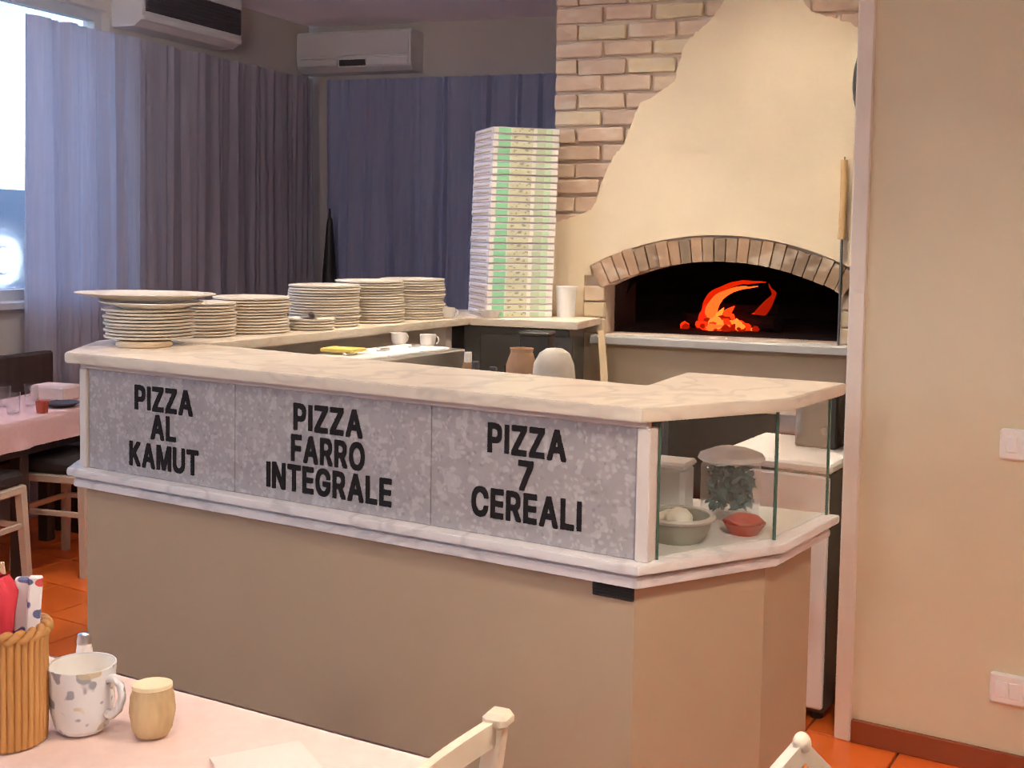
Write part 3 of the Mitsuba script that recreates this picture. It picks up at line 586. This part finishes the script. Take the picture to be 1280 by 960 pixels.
single('oval_platter', LP[1][0], 'platter', plat, onk(P1[0] + 0.01, P1[1], z1 + 0.001, -0.3) @ np.diag([1.12, 0.98, 1, 1]), 'm_platter')
single('oval_platter', LP[0][0], 'platter', plat, onk(P1[0] - 0.02, P1[1] + 0.0, z1 + 0.0275, 0.42) @ np.diag([1.42, 1.0, 1, 1]), 'm_platter')
stack(-2.08, 0.70, 11, 'cream plate in the second stack from the counter corner, half hidden by the first', 'plates in the second stack', 0.72, z0=ZTOP)
stack(P2[0], P2[1], 12, 'cream plate in the smooth stack between the corner plates and the spatula', 'plates in the third stack', SC * 0.98)
z3 = stack(-1.99, 1.18, 4, 'cream plate in the short stack with the brown-handled spatula on it', 'plates in the short stack', 0.60)
stack(P3[0], P3[1], 15, 'cream plate in the tall stack right behind the spatula', 'plates in the tall stack behind the spatula', SC)
stack(P4[0], P4[1], 16, 'cream plate in the second tall stack from the pizza boxes', 'plates in the second stack from the boxes', SC)
stack(P5[0], P5[1], 16, 'cream plate in the tall stack nearest the pizza boxes', 'plates in the stack nearest the boxes', SC)
k = thing('spatula', 'small spatula with a brown handle lying on the short stack of plates', 'spatula')
part(k, 'blade', bx(-0.10, 0.03, -0.03, 0.03, 0, 0.003, 0.001), onk(-1.99, 1.18, z3 + 0.004, -0.8), 'm_steel')
part(k, 'handle', tube([(0.02, 0, 0.008), (0.07, 0, 0.014), (0.15, 0, 0.012)], [0.006, 0.011, 0.009], 10), onk(-1.99, 1.18, z3 + 0.004, -0.8), 'm_wood_dark')
# cups at the far end of that arm
cup_prof = [(0, 0), (0.022, 0), (0.030, 0.012), (0.034, 0.05), (0.032, 0.05), (0.027, 0.014), (0, 0.006)]
def espresso(x, y, z, rz, label):
    k = thing('espresso_cup', label, 'cup')
    part(k, 'bowl', lathe(cup_prof, 28), onk(x, y, z), 'm_white')
    a = np.linspace(-1.2, 1.2, 9)
    part(k, 'handle', tube([(0.030 + 0.016 * math.cos(t), 0, 0.028 + 0.016 * math.sin(t)) for t in a], 0.0035, 8), onk(x, y, z, rz), 'm_white')
espresso(-1.93, 2.06, ZTOP, 0.5, 'white espresso cup on the marble beside the last plate stack')
espresso(-2.02, 2.13, ZTOP, 2.0, 'white espresso cup behind the other cup at the end of the counter arm')

# refrigerated topping rail inside the left arm
k = thing('topping_rail', 'low steel topping rail with ingredient pans inside the left arm of the counter', 'food rail')
part(k, 'casing', bx(-1.82, -1.50, 0.90, 1.56, 0.90, 1.135, 0.006), K, 'm_steel')
part(k, 'base', bx(-1.82, -1.48, 0.88, 1.58, 0.0, 0.90, 0.004), K, 'm_cabinet_dark')
for j in range(3):
    y0 = 0.925 + j * 0.205
    pn = part(k, 'pan', bx(-1.77, -1.55, y0, y0 + 0.185, 1.128, 1.142, 0.004), K, 'm_white')
    part(pn, 'pan_lid_handle', bx(-1.67, -1.65, y0 + 0.06, y0 + 0.125, 1.142, 1.152, 0.003), K, 'm_steel')
single('order_pad', 'yellow order pad at the near end of the topping rail', 'notepad', bx(-0.07, 0.07, -0.05, 0.05, 0, 0.012, 0.002), onk(-1.70, 1.03, 1.153, 0.2), 'm_yellow')
espresso(-1.66, 1.52, 1.137, 0.3, 'small white cup standing on the topping rail')
espresso(-1.79, 1.50, 1.137, 1.3, 'second small white cup standing on the topping rail, nearer the counter front')

# back shelf, the dark cabinet under it and the things on it
single('back_shelf', 'white marble shelf in front of the oven wall carrying the pizza boxes', 'shelf', slab_round(Polygon([(-0.516, -0.40), (0.0, -0.40), (0.0, -0.02), (-0.29, -0.02), (-0.29, 0.16), (-0.80, 0.16), (-0.80, -0.328), (-0.524, -0.383)]), 1.176, 1.21, 0.01), O, 'm_worktop', smooth=40)
k = thing('back_cabinet', 'dark steel cabinet below the shelf of pizza boxes', 'cabinet')
part(k, 'body', cat(bx(-0.565, -0.05, -0.36, -0.12, 0.02, 1.176, 0.004), bx(-0.80, -0.29, -0.29, 0.14, 0.02, 1.176, 0.004)), O, 'm_cabinet_dark')
for j in range(2):
    d_ = part(k, 'door', bx(-0.475 + j * 0.213, -0.268 + j * 0.243, -0.378, -0.36, 0.12, 1.14, 0.004), O, 'm_steel_dark')
    part(d_, 'handle', bx(-0.345 + j * 0.055, -0.330 + j * 0.055, -0.40, -0.378, 0.75, 1.0, 0.003), O, 'm_black')
BX = np.eye(4); th = math.radians(17); BX[:2, 0] = [math.cos(th), math.sin(th)]; BX[:2, 1] = [-math.sin(th), math.cos(th)]; BX[:3, 3] = [-0.121, 5.536, 0]
def pizza_box(v):
    h = 0.0315; b_ = bx(0, 0.325, 0.002, 0.325, 0.0004, h - 0.0004, 0.0045)
    front = np.array([[0.0046, 0.0016, 0.005], [0.3204, 0.0016, 0.005], [0.3204, 0.0016, h - 0.005], [0.0046, 0.0016, h - 0.005]])
    m_ = trimesh.Trimesh(np.vstack([b_.vertices, front]), np.vstack([b_.faces, np.array([[0, 1, 2], [0, 2, 3]]) + len(b_.vertices)]), process=False)
    uv = np.vstack([np.full((len(b_.vertices), 2), 2.0), np.array([[0, 0.05], [1, 0.05], [1, 0.95], [0, 0.95]]) + [0, v]])
    return mikit.ply(m_, 'm_box_print', smooth=False, uv=uv)
lid = mikit.ply(bx(-0.0016, 0.0, 0.03, 0.295, 0.0090, 0.0165, 0.0005), 'm_kraft', smooth=False)
boxes = [pizza_box(v) for v in range(6)]
NB = 28
for i in range(NB):
    key = thing('pizza_box', 'white and green printed pizza box in the tall stack on the back shelf' if i < NB - 1 else 'topmost pizza box of the tall green and white stack', 'pizza box', 'pizza boxes in the tall stack')
    m_ = shift(W, 0.0008 * i + rng.normal(0, 0.0012), 0.0003 * i + rng.normal(0, 0.0012), ZTOP + i * 0.0315) @ BX
    put(key + '__carton', boxes[rng.integers(6)], m_); put(key + '__tuck_flap', lid, m_)
single('paper_cup', 'white paper cup standing between the pizza boxes and the oven arch', 'cup', lathe([(0, 0), (0.042, 0), (0.050, 0.14), (0.053, 0.145), (0.050, 0.148), (0.045, 0.14), (0.038, 0.01), (0, 0.01)], 36), shift(O, -0.150, -0.10, 1.21), 'm_white')
single('china_bowl', 'small white bowl at the left end of the back shelf', 'bowl', lathe([(0, 0), (0.03, 0), (0.055, 0.035), (0.052, 0.035), (0.028, 0.006), (0, 0.006)], 32), shift(O, -0.44, -0.34, 1.21), 'm_white')
# working side: bench with jars and a dough bowl
k = thing('work_bench', 'low work bench inside the counter, mostly hidden behind the marble front', 'table')
part(k, 'top', bx(-1.45, -0.72, 1.18, 1.86, 0.92, 0.96, 0.006), K, 'm_worktop')
for x in (-1.41, -0.76):
    for y in (1.22, 1.82): part(k, 'leg', bx(x - 0.025, x + 0.025, y - 0.025, y + 0.025, 0, 0.92, 0.004), K, 'm_steel_dark')
def onbench(px_, y_, depth): pass
k = thing('dough_cover', 'pale grey cloth draped over a rounded dough bowl on the work bench', 'cloth')
cl = lathe([(0, 0.225), (0.03, 0.222), (0.055, 0.205), (0.074, 0.165), (0.082, 0.10), (0.085, 0.0)], 40)
n_ = meshkit.fbm(cl.vertices * 22, 3, 4); cl.vertices[:, :2] *= (1 + 0.22 * (n_ - 0.5))[:, None]
part(k, 'cloth', cl, onk(-0.995, 1.38, 0.96), 'm_cloth_grey', smooth=True)
single('terracotta_jar', 'brown terracotta jar on the work bench below the pizza boxes', 'jar', lathe([(0, 0), (0.045, 0), (0.062, 0.06), (0.060, 0.14), (0.042, 0.19), (0.046, 0.205), (0.040, 0.205), (0.036, 0.19), (0, 0.18)], 36), onk(-1.186, 1.469, 0.96), 'm_terracotta')
k = thing('black_bin', 'black bin in front of the dark cabinet beside the draped bowl', 'bin')
part(k, 'body', bx(-0.06, 0.06, -0.05, 0.05, 0, 0.24, 0.008), onk(-1.262, 1.72, 0.96, 0.25), 'm_black')
part(k, 'lid', bx(-0.065, 0.065, -0.055, 0.055, 0.235, 0.25, 0.005), onk(-1.262, 1.72, 0.96, 0.25), 'm_black')
for i, (x, y, h, mt, lab) in enumerate([(-1.26, 1.26, 0.165, 'm_steel', 'small steel shaker on the bench, first from the topping rail'), (-1.19, 1.27, 0.150, 'm_steel', 'small steel shaker on the bench, second from the topping rail'), (-1.34, 1.33, 0.19, 'm_terracotta', 'brown bottle on the bench beside the steel shakers')]):
    k = thing('shaker' if i < 2 else 'sauce_bottle', lab, 'shaker' if i < 2 else 'bottle')
    part(k, 'body', lathe([(0, 0), (0.022, 0), (0.024, h * 0.6), (0.016, h * 0.8), (0, h * 0.8)], 24), onk(x, y, 0.96), mt)
    part(k, 'cap', lathe([(0, h * 0.79), (0.016, h * 0.79), (0.014, h), (0, h)], 24), onk(x, y, 0.96), 'm_ac_dark' if i < 2 else 'm_white')
single('dough_ball', 'pale lump of dough on the bench between the terracotta jar and the draped bowl', 'dough', lump((0.050, 0.045, 0.062), 6), onk(-1.085, 1.36, 1.02), 'm_cloth_grey', smooth=True)
# leaning oven slat in front of the oven pier
k = thing('wooden_peel', 'pale wooden peel leaning against the oven under the left end of its arch', 'oven tool')
part(k, 'handle', taper((0.035, -0.13, 1.155), (0.13, -0.30, 0.62), (0.030, 0.016), (0.036, 0.016)), O, 'm_wood_pale')
part(k, 'blade', taper((0.13, -0.30, 0.63), (0.20, -0.42, 0.0), (0.05, 0.014), (0.26, 0.012)), O, 'm_wood_pale')

# white refrigerated cabinet by the passage, with a bottle on it
k = thing('white_fridge', 'white low fridge cabinet standing by the edge of the cream wall', 'fridge')
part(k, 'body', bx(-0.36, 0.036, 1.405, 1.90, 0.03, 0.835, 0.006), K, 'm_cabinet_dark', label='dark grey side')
part(k, 'top', bx(-0.37, 0.042, 1.385, 1.91, 0.835, 0.865, 0.008), K, 'm_white')
d_ = part(k, 'door', bx(-0.355, 0.034, 1.380, 1.404, 0.05, 0.825, 0.006), K, 'm_white_plastic'); part(d_, 'handle', bx(-0.335, -0.32, 1.362, 1.380, 0.45, 0.70, 0.003), K, 'm_steel')
for x in (-0.33, 0.0):
    for y in (1.45, 1.86): part(k, 'foot', lathe([(0, 0), (0.02, 0), (0.02, 0.035), (0, 0.035)], 16), onk(x, y, 0), 'm_black')
k = thing('oil_bottle', 'slim pale bottle with a red base on the white fridge by the wall edge', 'bottle')
part(k, 'body', lathe([(0, 0.04), (0.019, 0.04), (0.019, 0.13), (0.010, 0.17), (0.010, 0.22), (0, 0.22)], 24), onk(0.005, 1.78, 0.865), 'm_wood_pale')
part(k, 'base', lathe([(0, 0), (0.021, 0), (0.021, 0.042), (0, 0.042)], 24), onk(0.005, 1.78, 0.865), 'm_red')
k = thing('dark_crate', 'dark box on the white fridge beside the slim bottle', 'box')
part(k, 'body', bx(-0.075, 0.075, -0.10, 0.10, 0, 0.20, 0.006), onk(-0.105, 1.78, 0.865), 'm_black')
part(k, 'knob', lathe([(0, 0), (0.016, 0), (0.014, 0.012), (0, 0.012)], 20), shift(K, -0.07, 1.68, 0.93, rx=math.pi / 2), 'm_ac_dark')

# sockets on the cream wall
for z, lab in ((1.005, 'upper white switch plate on the cream wall'), (0.270, 'lower white socket plate on the cream wall near the floor')):
    k = thing('wall_socket', lab, 'socket')
    part(k, 'plate', bx(0.560, 0.700, 1.300, 1.3195, z - 0.046, z + 0.046, 0.006), K, 'm_white')
    for j in range(3): part(k, 'key', bx(0.578 + j * 0.037, 0.610 + j * 0.037, 1.2965, 1.301, z - 0.024, z + 0.024, 0.002), K, 'm_white_plastic')

# ------------------------------------------------------------------ table by the window with its stools
TB = frame((-2.175, 5.00), 16.0)        # x along the table's edge away from the camera, y to the left
k = thing('window_table', 'dark wooden table under a pink cloth beyond the left end of the counter', 'table')
part(k, 'top', bx(-0.62, 1.05, 0.03, 0.56, 0.705, 0.742, 0.004), TB, 'm_wood_dark')
part(k, 'apron', bx(-0.58, 1.01, 0.07, 0.52, 0.575, 0.705, 0.004), TB, 'm_wood_dark')
for x in (-0.52, 0.33, 0.95):
    for y in (0.13, 0.46): part(k, 'leg', bx(x - 0.03, x + 0.03, y - 0.03, y + 0.03, 0, 0.58, 0.004), TB, 'm_wood_dark')
def table_cloth(x0, x1, y0, y1, z, drop, seed, step=0.02):
    xs = np.arange(x0 - drop, x1 + drop + 1e-6, step); ys = np.arange(y0 - drop, y1 + drop + 1e-6, step)
    X, Y = np.meshgrid(xs, ys, indexing='ij'); ox = np.clip(np.maximum(x0 - X, X - x1), 0, None); oy = np.clip(np.maximum(y0 - Y, Y - y1), 0, None)
    o = np.maximum(ox, oy)
    PX = np.clip(X, x0, x1) + np.sign(X - (x0 + x1) / 2) * np.where(ox > 0, 0.004 + 0.10 * ox, 0) ; PY = np.clip(Y, y0, y1) + np.sign(Y - (y0 + y1) / 2) * np.where(oy > 0, 0.004 + 0.10 * oy, 0)
    nz = meshkit.fbm(np.stack([X * 5, Y * 5, X * 0 + seed], -1), 3, seed) - 0.5
    wob = 0.05 * (o / max(drop, 1e-3)) * nz
    PX = PX + np.where(ox > 0, wob, 0); PY = PY + np.where(oy > 0, wob, 0)
    Z = z - o + np.where(o == 0, 0.004 * nz, 0)
    n, m_ = X.shape; V = np.stack([PX, PY, Z], -1).reshape(-1, 3); Fc = []
    for i in range(n - 1):
        for j in range(m_ - 1):
            a = i * m_ + j; Fc += [[a, a + m_, a + m_ + 1], [a, a + m_ + 1, a + 1]]
    return trimesh.Trimesh(V, np.array(Fc), process=False)
single('pink_tablecloth', 'rose pink tablecloth on the dark table by the window', 'tablecloth', table_cloth(-0.62, 1.05, 0.03, 0.56, 0.748, 0.125, 11), TB, 'm_cloth_rose', smooth=True)
def tumbler(label, m, r=0.033, h=0.10):
    single('drinking_glass', label, 'glass', lathe([(0, 0.0), (r * 0.85, 0), (r, h), (r * 0.94, h), (r * 0.8, 0.008), (0, 0.008)], 28), m, 'm_tumbler', group=None)
tumbler('clear glass on the pink table nearest the red candle', shift(TB, 0.33, 0.16, 0.752))
tumbler('clear glass on the pink table in front of the folded napkins', shift(TB, 0.56, 0.24, 0.752))
tumbler('clear glass on the pink table right at the picture edge', shift(TB, 0.49, 0.34, 0.752))
single('folded_napkin', 'pile of pale folded napkins on the pink table behind the glasses', 'napkin', bx(-0.07, 0.07, -0.10, 0.10, 0, 0.075, 0.012), shift(TB, 0.79, 0.28, 0.752), 'm_cloth_pink')
k = thing('candle_holder', 'small red candle cup on the pink table by the window', 'candle')
part(k, 'cup', lathe([(0, 0), (0.024, 0), (0.030, 0.05), (0.027, 0.05), (0.022, 0.008), (0, 0.008)], 28), shift(TB, 0.42, 0.075, 0.752), 'm_tomato')
part(k, 'wax', lathe([(0, 0.006), (0.0225, 0.006), (0.025, 0.036), (0, 0.036)], 24), shift(TB, 0.42, 0.075, 0.752), 'm_red')
single('dark_plate', 'dark plate on the pink table next to the counter', 'plate', lathe([(0, 0), (0.07, 0), (0.11, 0.014), (0.11, 0.018), (0.068, 0.006), (0, 0.006)], 40), shift(TB, 0.62, 0.12, 0.753) @ np.diag([0.75, 0.75, 1, 1]), 'm_ac_dark')
def stool(label, m):
    k = thing('stool', label, 'stool')
    for x in (-0.17, 0.17):
        for y in (-0.17, 0.17):
            part(k, 'leg', taper((x * 1.12, y * 1.12, 0), (x, y, 0.45), (0.030, 0.030), (0.036, 0.036), (0, 1, 0)), m, 'm_cream_wood')
    for s in (-0.175, 0.175):
        part(k, 'stretcher', bx(-0.17, 0.17, s - 0.009, s + 0.009, 0.27, 0.295, 0.003), m, 'm_cream_wood'); part(k, 'stretcher', bx(s - 0.009, s + 0.009, -0.17, 0.17, 0.27, 0.295, 0.003), m, 'm_cream_wood')
    part(k, 'seat_rail', bx(-0.19, 0.19, -0.19, 0.19, 0.425, 0.462, 0.006), m, 'm_cream_wood')
    part(k, 'cushion', bx(-0.185, 0.185, -0.185, 0.185, 0.462, 0.53, 0.02), m, 'm_seat_dark')
stool('cream-legged stool with a dark seat at the pink table, by the picture edge', shift(TB, 0.04, 0.20, 0))
stool('cream-legged stool with a dark seat at the pink table, close to the counter corner', shift(TB, 0.63, 0.06, 0))
k = thing('bench', 'dark brown bench back along the wall behind the pink table', 'bench')
m = shift(LW, -1.2, -0.38, 0)
part(k, 'back', bx(-1.0, 1.28, 0.10, 0.16, 0.48, 0.94, 0.012), m, 'm_wood_dark')
part(k, 'seat', bx(-1.0, 1.28, -0.20, 0.10, 0.42, 0.48, 0.012), m, 'm_wood_dark')
for x in (-0.95, 0.1, 1.2): part(k, 'leg', bx(x, x + 0.05, -0.18, 0.14, 0, 0.42, 0.005), m, 'm_wood_dark')

# ------------------------------------------------------------------ front table and what stands on it
FT = frame((-0.088, 1.892), 119.0)      # x along the far edge to the right (corner at 0, 0), y away from the camera
k = thing('front_table', 'dining table under a pale pink cloth at the bottom of the picture', 'table')
part(k, 'top', bx(-1.30, -0.004, -0.80, -0.004, 0.71, 0.744, 0.004), FT, 'm_wood_dark')
part(k, 'pedestal', bx(-0.75, -0.67, -0.44, -0.36, 0.04, 0.71, 0.006), FT, 'm_wood_dark')
part(k, 'foot', bx(-0.96, -0.46, -0.65, -0.15, 0.0, 0.04, 0.01), FT, 'm_wood_dark')
single('front_tablecloth', 'pale pink tablecloth on the table at the bottom of the picture', 'tablecloth', table_cloth(-1.30, -0.004, -0.80, -0.004, 0.749, 0.20, 21, 0.02), FT, 'm_cloth_pink', smooth=True)
def onft(xy, z=0.7525, rz=0.0): return shift(W, xy[0], xy[1], z, rz=rz)
k = thing('napkin_basket', 'round cane basket of napkins and packets at the bottom left edge', 'basket')
bp = (-0.821, 1.937); cane = []
for i in range(34):
    a = 2 * math.pi * i / 34; r = 0.058
    cane.append(tube([(r * math.cos(a) * s, r * math.sin(a) * s, z) for z, s in ((0, 0.97), (0.05, 1.0), (0.10, 1.01), (0.155, 1.0), (0.185, 1.04))], 0.0058, 7))
part(k, 'canes', cat(*cane), onft(bp), 'm_cane', smooth=True)
part(k, 'lining', lathe([(0, 0.004), (0.053, 0.004), (0.055, 0.175), (0.052, 0.175), (0.050, 0.010), (0, 0.010)], 40), onft(bp), 'm_cane')
for j in range(2):
    t = np.linspace(0, 2 * math.pi, 121)
    part(k, 'rim', tube([((0.060 + 0.006 * math.cos(9 * q + j * math.pi)) * math.cos(q), (0.060 + 0.006 * math.cos(9 * q + j * math.pi)) * math.sin(q), 0.186 + 0.006 * math.sin(9 * q + j * math.pi)) for q in t], 0.0065, 8), onft(bp), 'm_cane', smooth=True)
nk = lathe([(0, 0.0), (0.018, 0.0), (0.022, 0.12), (0.034, 0.20), (0.036, 0.235), (0.022, 0.262), (0, 0.255)], 36)
ang = np.arctan2(nk.vertices[:, 1], nk.vertices[:, 0]); nk.vertices[:, :2] *= (1 + 0.16 * np.sin(5 * ang + 20 * nk.vertices[:, 2]) + 0.08 * np.sin(9 * ang))[:, None]
single('red_napkin', 'bright red paper napkin bunched in the cane basket', 'napkin', nk, onft((-0.838, 1.927), 0.765), 'm_red_paper', smooth=True)
for i, (dx, dy, h, tl, lab) in enumerate([(0.012, 0.012, 0.255, 0.03, 'white and blue paper packet standing in the cane basket, nearer the red napkin'), (0.030, -0.004, 0.262, 0.07, 'white and blue paper packet in the cane basket, nearer the mug')]):
    single('breadstick_packet', lab, 'packet', bx(-0.011, 0.011, -0.007, 0.007, 0, h, 0.003), onft((bp[0] + dx, bp[1] + dy), 0.765, 0.3) @ trimesh.transformations.rotation_matrix(tl, [0, 1, 0]), 'm_packet')
single('wooden_stick', 'pale wooden stirring stick in the cane basket', 'stick', bx(-0.006, 0.006, -0.002, 0.002, 0, 0.28, 0.0008), onft((bp[0] + 0.008, bp[1] + 0.028), 0.765, 0.4) @ trimesh.transformations.rotation_matrix(-0.10, [0, 1, 0]), 'm_wood_pale')
cp = (-0.715, 1.983)
k = thing('floral_mug', 'white china mug with a grey floral pattern beside the cane basket', 'mug')
part(k, 'body', lathe([(0, 0.0), (0.036, 0.0), (0.044, 0.008), (0.052, 0.04), (0.056, 0.112), (0.0535, 0.112), (0.049, 0.042), (0.041, 0.012), (0, 0.008)], 56), onft(cp), 'm_cup_print')
part(k, 'inside', lathe([(0, 0.0125), (0.040, 0.0125), (0.0482, 0.044), (0.0525, 0.1105), (0.0515, 0.1105), (0.047, 0.046), (0.039, 0.0145), (0, 0.0145)], 48), onft(cp), 'm_white', label='plain white inside')
hp = [(0.052, 0, 0.092), (0.064, 0, 0.096), (0.078, 0, 0.086), (0.082, 0, 0.066), (0.074, 0, 0.044), (0.060, 0, 0.032), (0.050, 0, 0.034)]
part(k, 'handle', tube(hp, [0.008, 0.0075, 0.007, 0.007, 0.007, 0.0075, 0.008], 12), onft(cp, rz=-0.35), 'm_cup_print', smooth=True)
k = thing('tan_pot', 'small round tan wooden pot beside the floral mug', 'pot')
kp = shift(W, -0.590, 1.962, 0.7535, rz=0.3) @ trimesh.transformations.rotation_matrix(-0.06, [1, 0, 0])
part(k, 'body', lathe([(0, 0), (0.026, 0), (0.033, 0.012), (0.038, 0.040), (0.036, 0.066), (0.031, 0.078), (0.027, 0.080), (0, 0.076)], 40), kp, 'm_cork')
part(k, 'rim', lathe([(0.030, 0.078), (0.033, 0.079), (0.033, 0.085), (0.028, 0.087), (0, 0.085), (0, 0.078)], 40), kp, 'm_cork_top')
k = thing('salt_shaker', 'small white salt shaker standing behind the floral mug', 'shaker')
part(k, 'body', lathe([(0, 0), (0.017, 0), (0.018, 0.02), (0.013, 0.055), (0, 0.055)], 28), onft((-0.805, 2.245)), 'm_white')
part(k, 'cap', lathe([(0.0135, 0.054), (0.0145, 0.058), (0.012, 0.072), (0, 0.076)], 28), onft((-0.805, 2.245)), 'm_steel')
single('paper_napkin', 'thin white paper napkin lying flat on the front tablecloth', 'napkin', table_cloth(-0.07, 0.07, -0.07, 0.07, 0.002, 0.0001, 3, 0.01) if False else bx(-0.075, 0.075, -0.075, 0.075, 0, 0.003, 0.001), onft((-0.37, 1.84), 0.7535, 0.5), 'm_paper')

# chairs at the front
def dining_chair(label, m, w=0.40):
    """Back in the local y-z plane at x = 0, its far top corner at (0, 0); the seat lies towards -x and the back runs towards -y."""
    k = thing('dining_chair', label, 'chair')
    for y in (-0.018, -w + 0.018):
        p = part(k, 'back_post', cat(taper((0.0, y, 0.83), (-0.055, y, 0.45), (0.026, 0.028), (0.036, 0.034), (0, 1, 0)), taper((-0.055, y, 0.455), (-0.01, y, 0.0), (0.036, 0.034), (0.028, 0.028), (0, 1, 0))), m, 'm_cream_wood')
        part(p, 'ear', bx(-0.020, 0.022, y - 0.022, y + 0.022, 0.826, 0.852, 0.008), m, 'm_cream_wood')
    rail = [(-0.030 * math.sin(math.pi * t), -0.012 - (w - 0.024) * t, 0.822 - 0.012 * math.sin(math.pi * t)) for t in np.linspace(0, 1, 14)]
    part(k, 'crest_rail', cat(*[taper(a, b, (0.016, 0.040), (0.016, 0.040), (1, 0, 0)) for a, b in zip(rail[:-1], rail[1:])]), m, 'm_cream_wood')
    for z, x in ((0.70, -0.022), (0.58, -0.038)):
        part(k, 'back_slat', bx(x - 0.008, x + 0.008, -w + 0.02, -0.02, z - 0.018, z + 0.018, 0.004), m, 'm_cream_wood')
    part(k, 'seat', bx(-0.44, -0.035, -w - 0.005, 0.005, 0.43, 0.465, 0.012), m, 'm_cream_wood')
    part(k, 'cushion', bx(-0.43, -0.06, -w + 0.01, -0.01, 0.465, 0.49, 0.01), m, 'm_seat_dark')
    for y in (-0.03, -w + 0.03): part(k, 'leg', taper((-0.41, y, 0.435), (-0.42, y, 0.0), (0.036, 0.036), (0.028, 0.028), (0, 1, 0)), m, 'm_cream_wood')
    return k
m = np.eye(4); d_ = np.array([0.415, 0.91]); m[:2, 1] = d_; m[:2, 0] = [d_[1], -d_[0]]; m[:3, 3] = [-0.004, 1.860, 0.0]; 
m[2, 3] = 0.0; dining_chair('cream chair with a flared top corner at the right end of the front table', m)
def gable_chair(label, m):
    """Back facing local -y, its apex at (0, 0); the seat lies towards -y."""
    k = thing('dining_chair', label, 'chair')
    for s in (-1, 1):
        part(k, 'crest', taper((0, 0, 0.838), (s * 0.115, 0.0, 0.72), (0.022, 0.024), (0.024, 0.026), (0, 1, 0)), m, 'm_cream_wood')
        part(k, 'back_post', cat(taper((s * 0.110, 0, 0.735), (s * 0.19, -0.02, 0.46), (0.026, 0.026), (0.036, 0.036), (0, 1, 0)), taper((s * 0.19, -0.02, 0.465), (s * 0.19, 0.02, 0), (0.036, 0.036), (0.028, 0.028), (0, 1, 0))), m, 'm_cream_wood')
        part(k, 'leg', taper((s * 0.18, -0.41, 0.44), (s * 0.185, -0.42, 0), (0.036, 0.036), (0.028, 0.028), (0, 1, 0)), m, 'm_cream_wood')
    part(k, 'finial', lump((0.014, 0.014, 0.018), 2, 0.02, 2), m @ trimesh.transformations.translation_matrix([0, 0, 0.846]), 'm_cream_wood')
    part(k, 'back_panel', upright(Polygon([(0, 0.805), (0.098, 0.705), (0.165, 0.50), (-0.165, 0.50), (-0.098, 0.705)]), -0.008, 0.014), m, 'm_wood_pale', smooth=False)
    part(k, 'seat', bx(-0.205, 0.205, -0.44, -0.0, 0.43, 0.465, 0.012), m, 'm_cream_wood')
    part(k, 'cushion', bx(-0.19, 0.19, -0.43, -0.03, 0.465, 0.49, 0.01), m, 'm_seat_dark')
gable_chair('cream chair with a pointed back, its tip at the bottom edge below the fridge', shift(W, 0.445, 1.753, 0.0, rz=0.25 + math.pi))

# ------------------------------------------------------------------ ceiling lamps (all above the frame; the globes are added fill)
ring_ply = mikit.ply(lathe([(1.0, 0.0), (1.10, 0.0), (1.10, 1.0), (1.0, 1.0), (1.0, 0.0)], 40), 'm_black', smooth=30)
shade_ply = mikit.ply(lathe([(1.55, -0.1), (1.58, -0.1), (0.5, 1.1), (0.2, 1.15), (0.2, 1.1), (0.47, 1.05), (1.55, -0.1)], 40), 'm_black', smooth=30)
for (kind, x, y, z, r, L, c, where, *deep) in LAMPS:
    k = thing(kind + '_lamp', f'round ceiling {kind} {where}', 'lamp')
    em_ = {'type': 'area', 'radiance': rgb(np.array(c) * L)}
    if kind == 'globe':
        e = trimesh.creation.icosphere(3, r); scene[k + '__bulb'] = mikit.ply(tf(e, shift(W, x, y, z)), 'm_white', smooth=True, emitter=em_)
    else:
        zz = z - 0.01 if kind == 'downlight' else z + 0.01
        disc = tf(lathe([(0, 0.0), (r, 0.0)], 40), trimesh.transformations.translation_matrix([x, y, zz]))
        if disc.face_normals[0][2] > 0: disc.invert()
        scene[k + '__diffuser'] = mikit.ply(disc, 'm_white', smooth=False, emitter=em_)
        if kind == 'downlight': put(k + '__housing', ring_ply, shift(W, x, y, CEIL - deep[0]) @ np.diag([r, r, deep[0], 1]))
        else: put(k + '__shade', shade_ply, shift(W, x, y, z + 0.02) @ np.diag([r, r, 0.16, 1]))
    if kind != 'downlight': scene[k + '__cord'] = mikit.ply(tube([(x, y, z + 0.15), (x, y, CEIL)], 0.004), 'm_black', smooth=True)
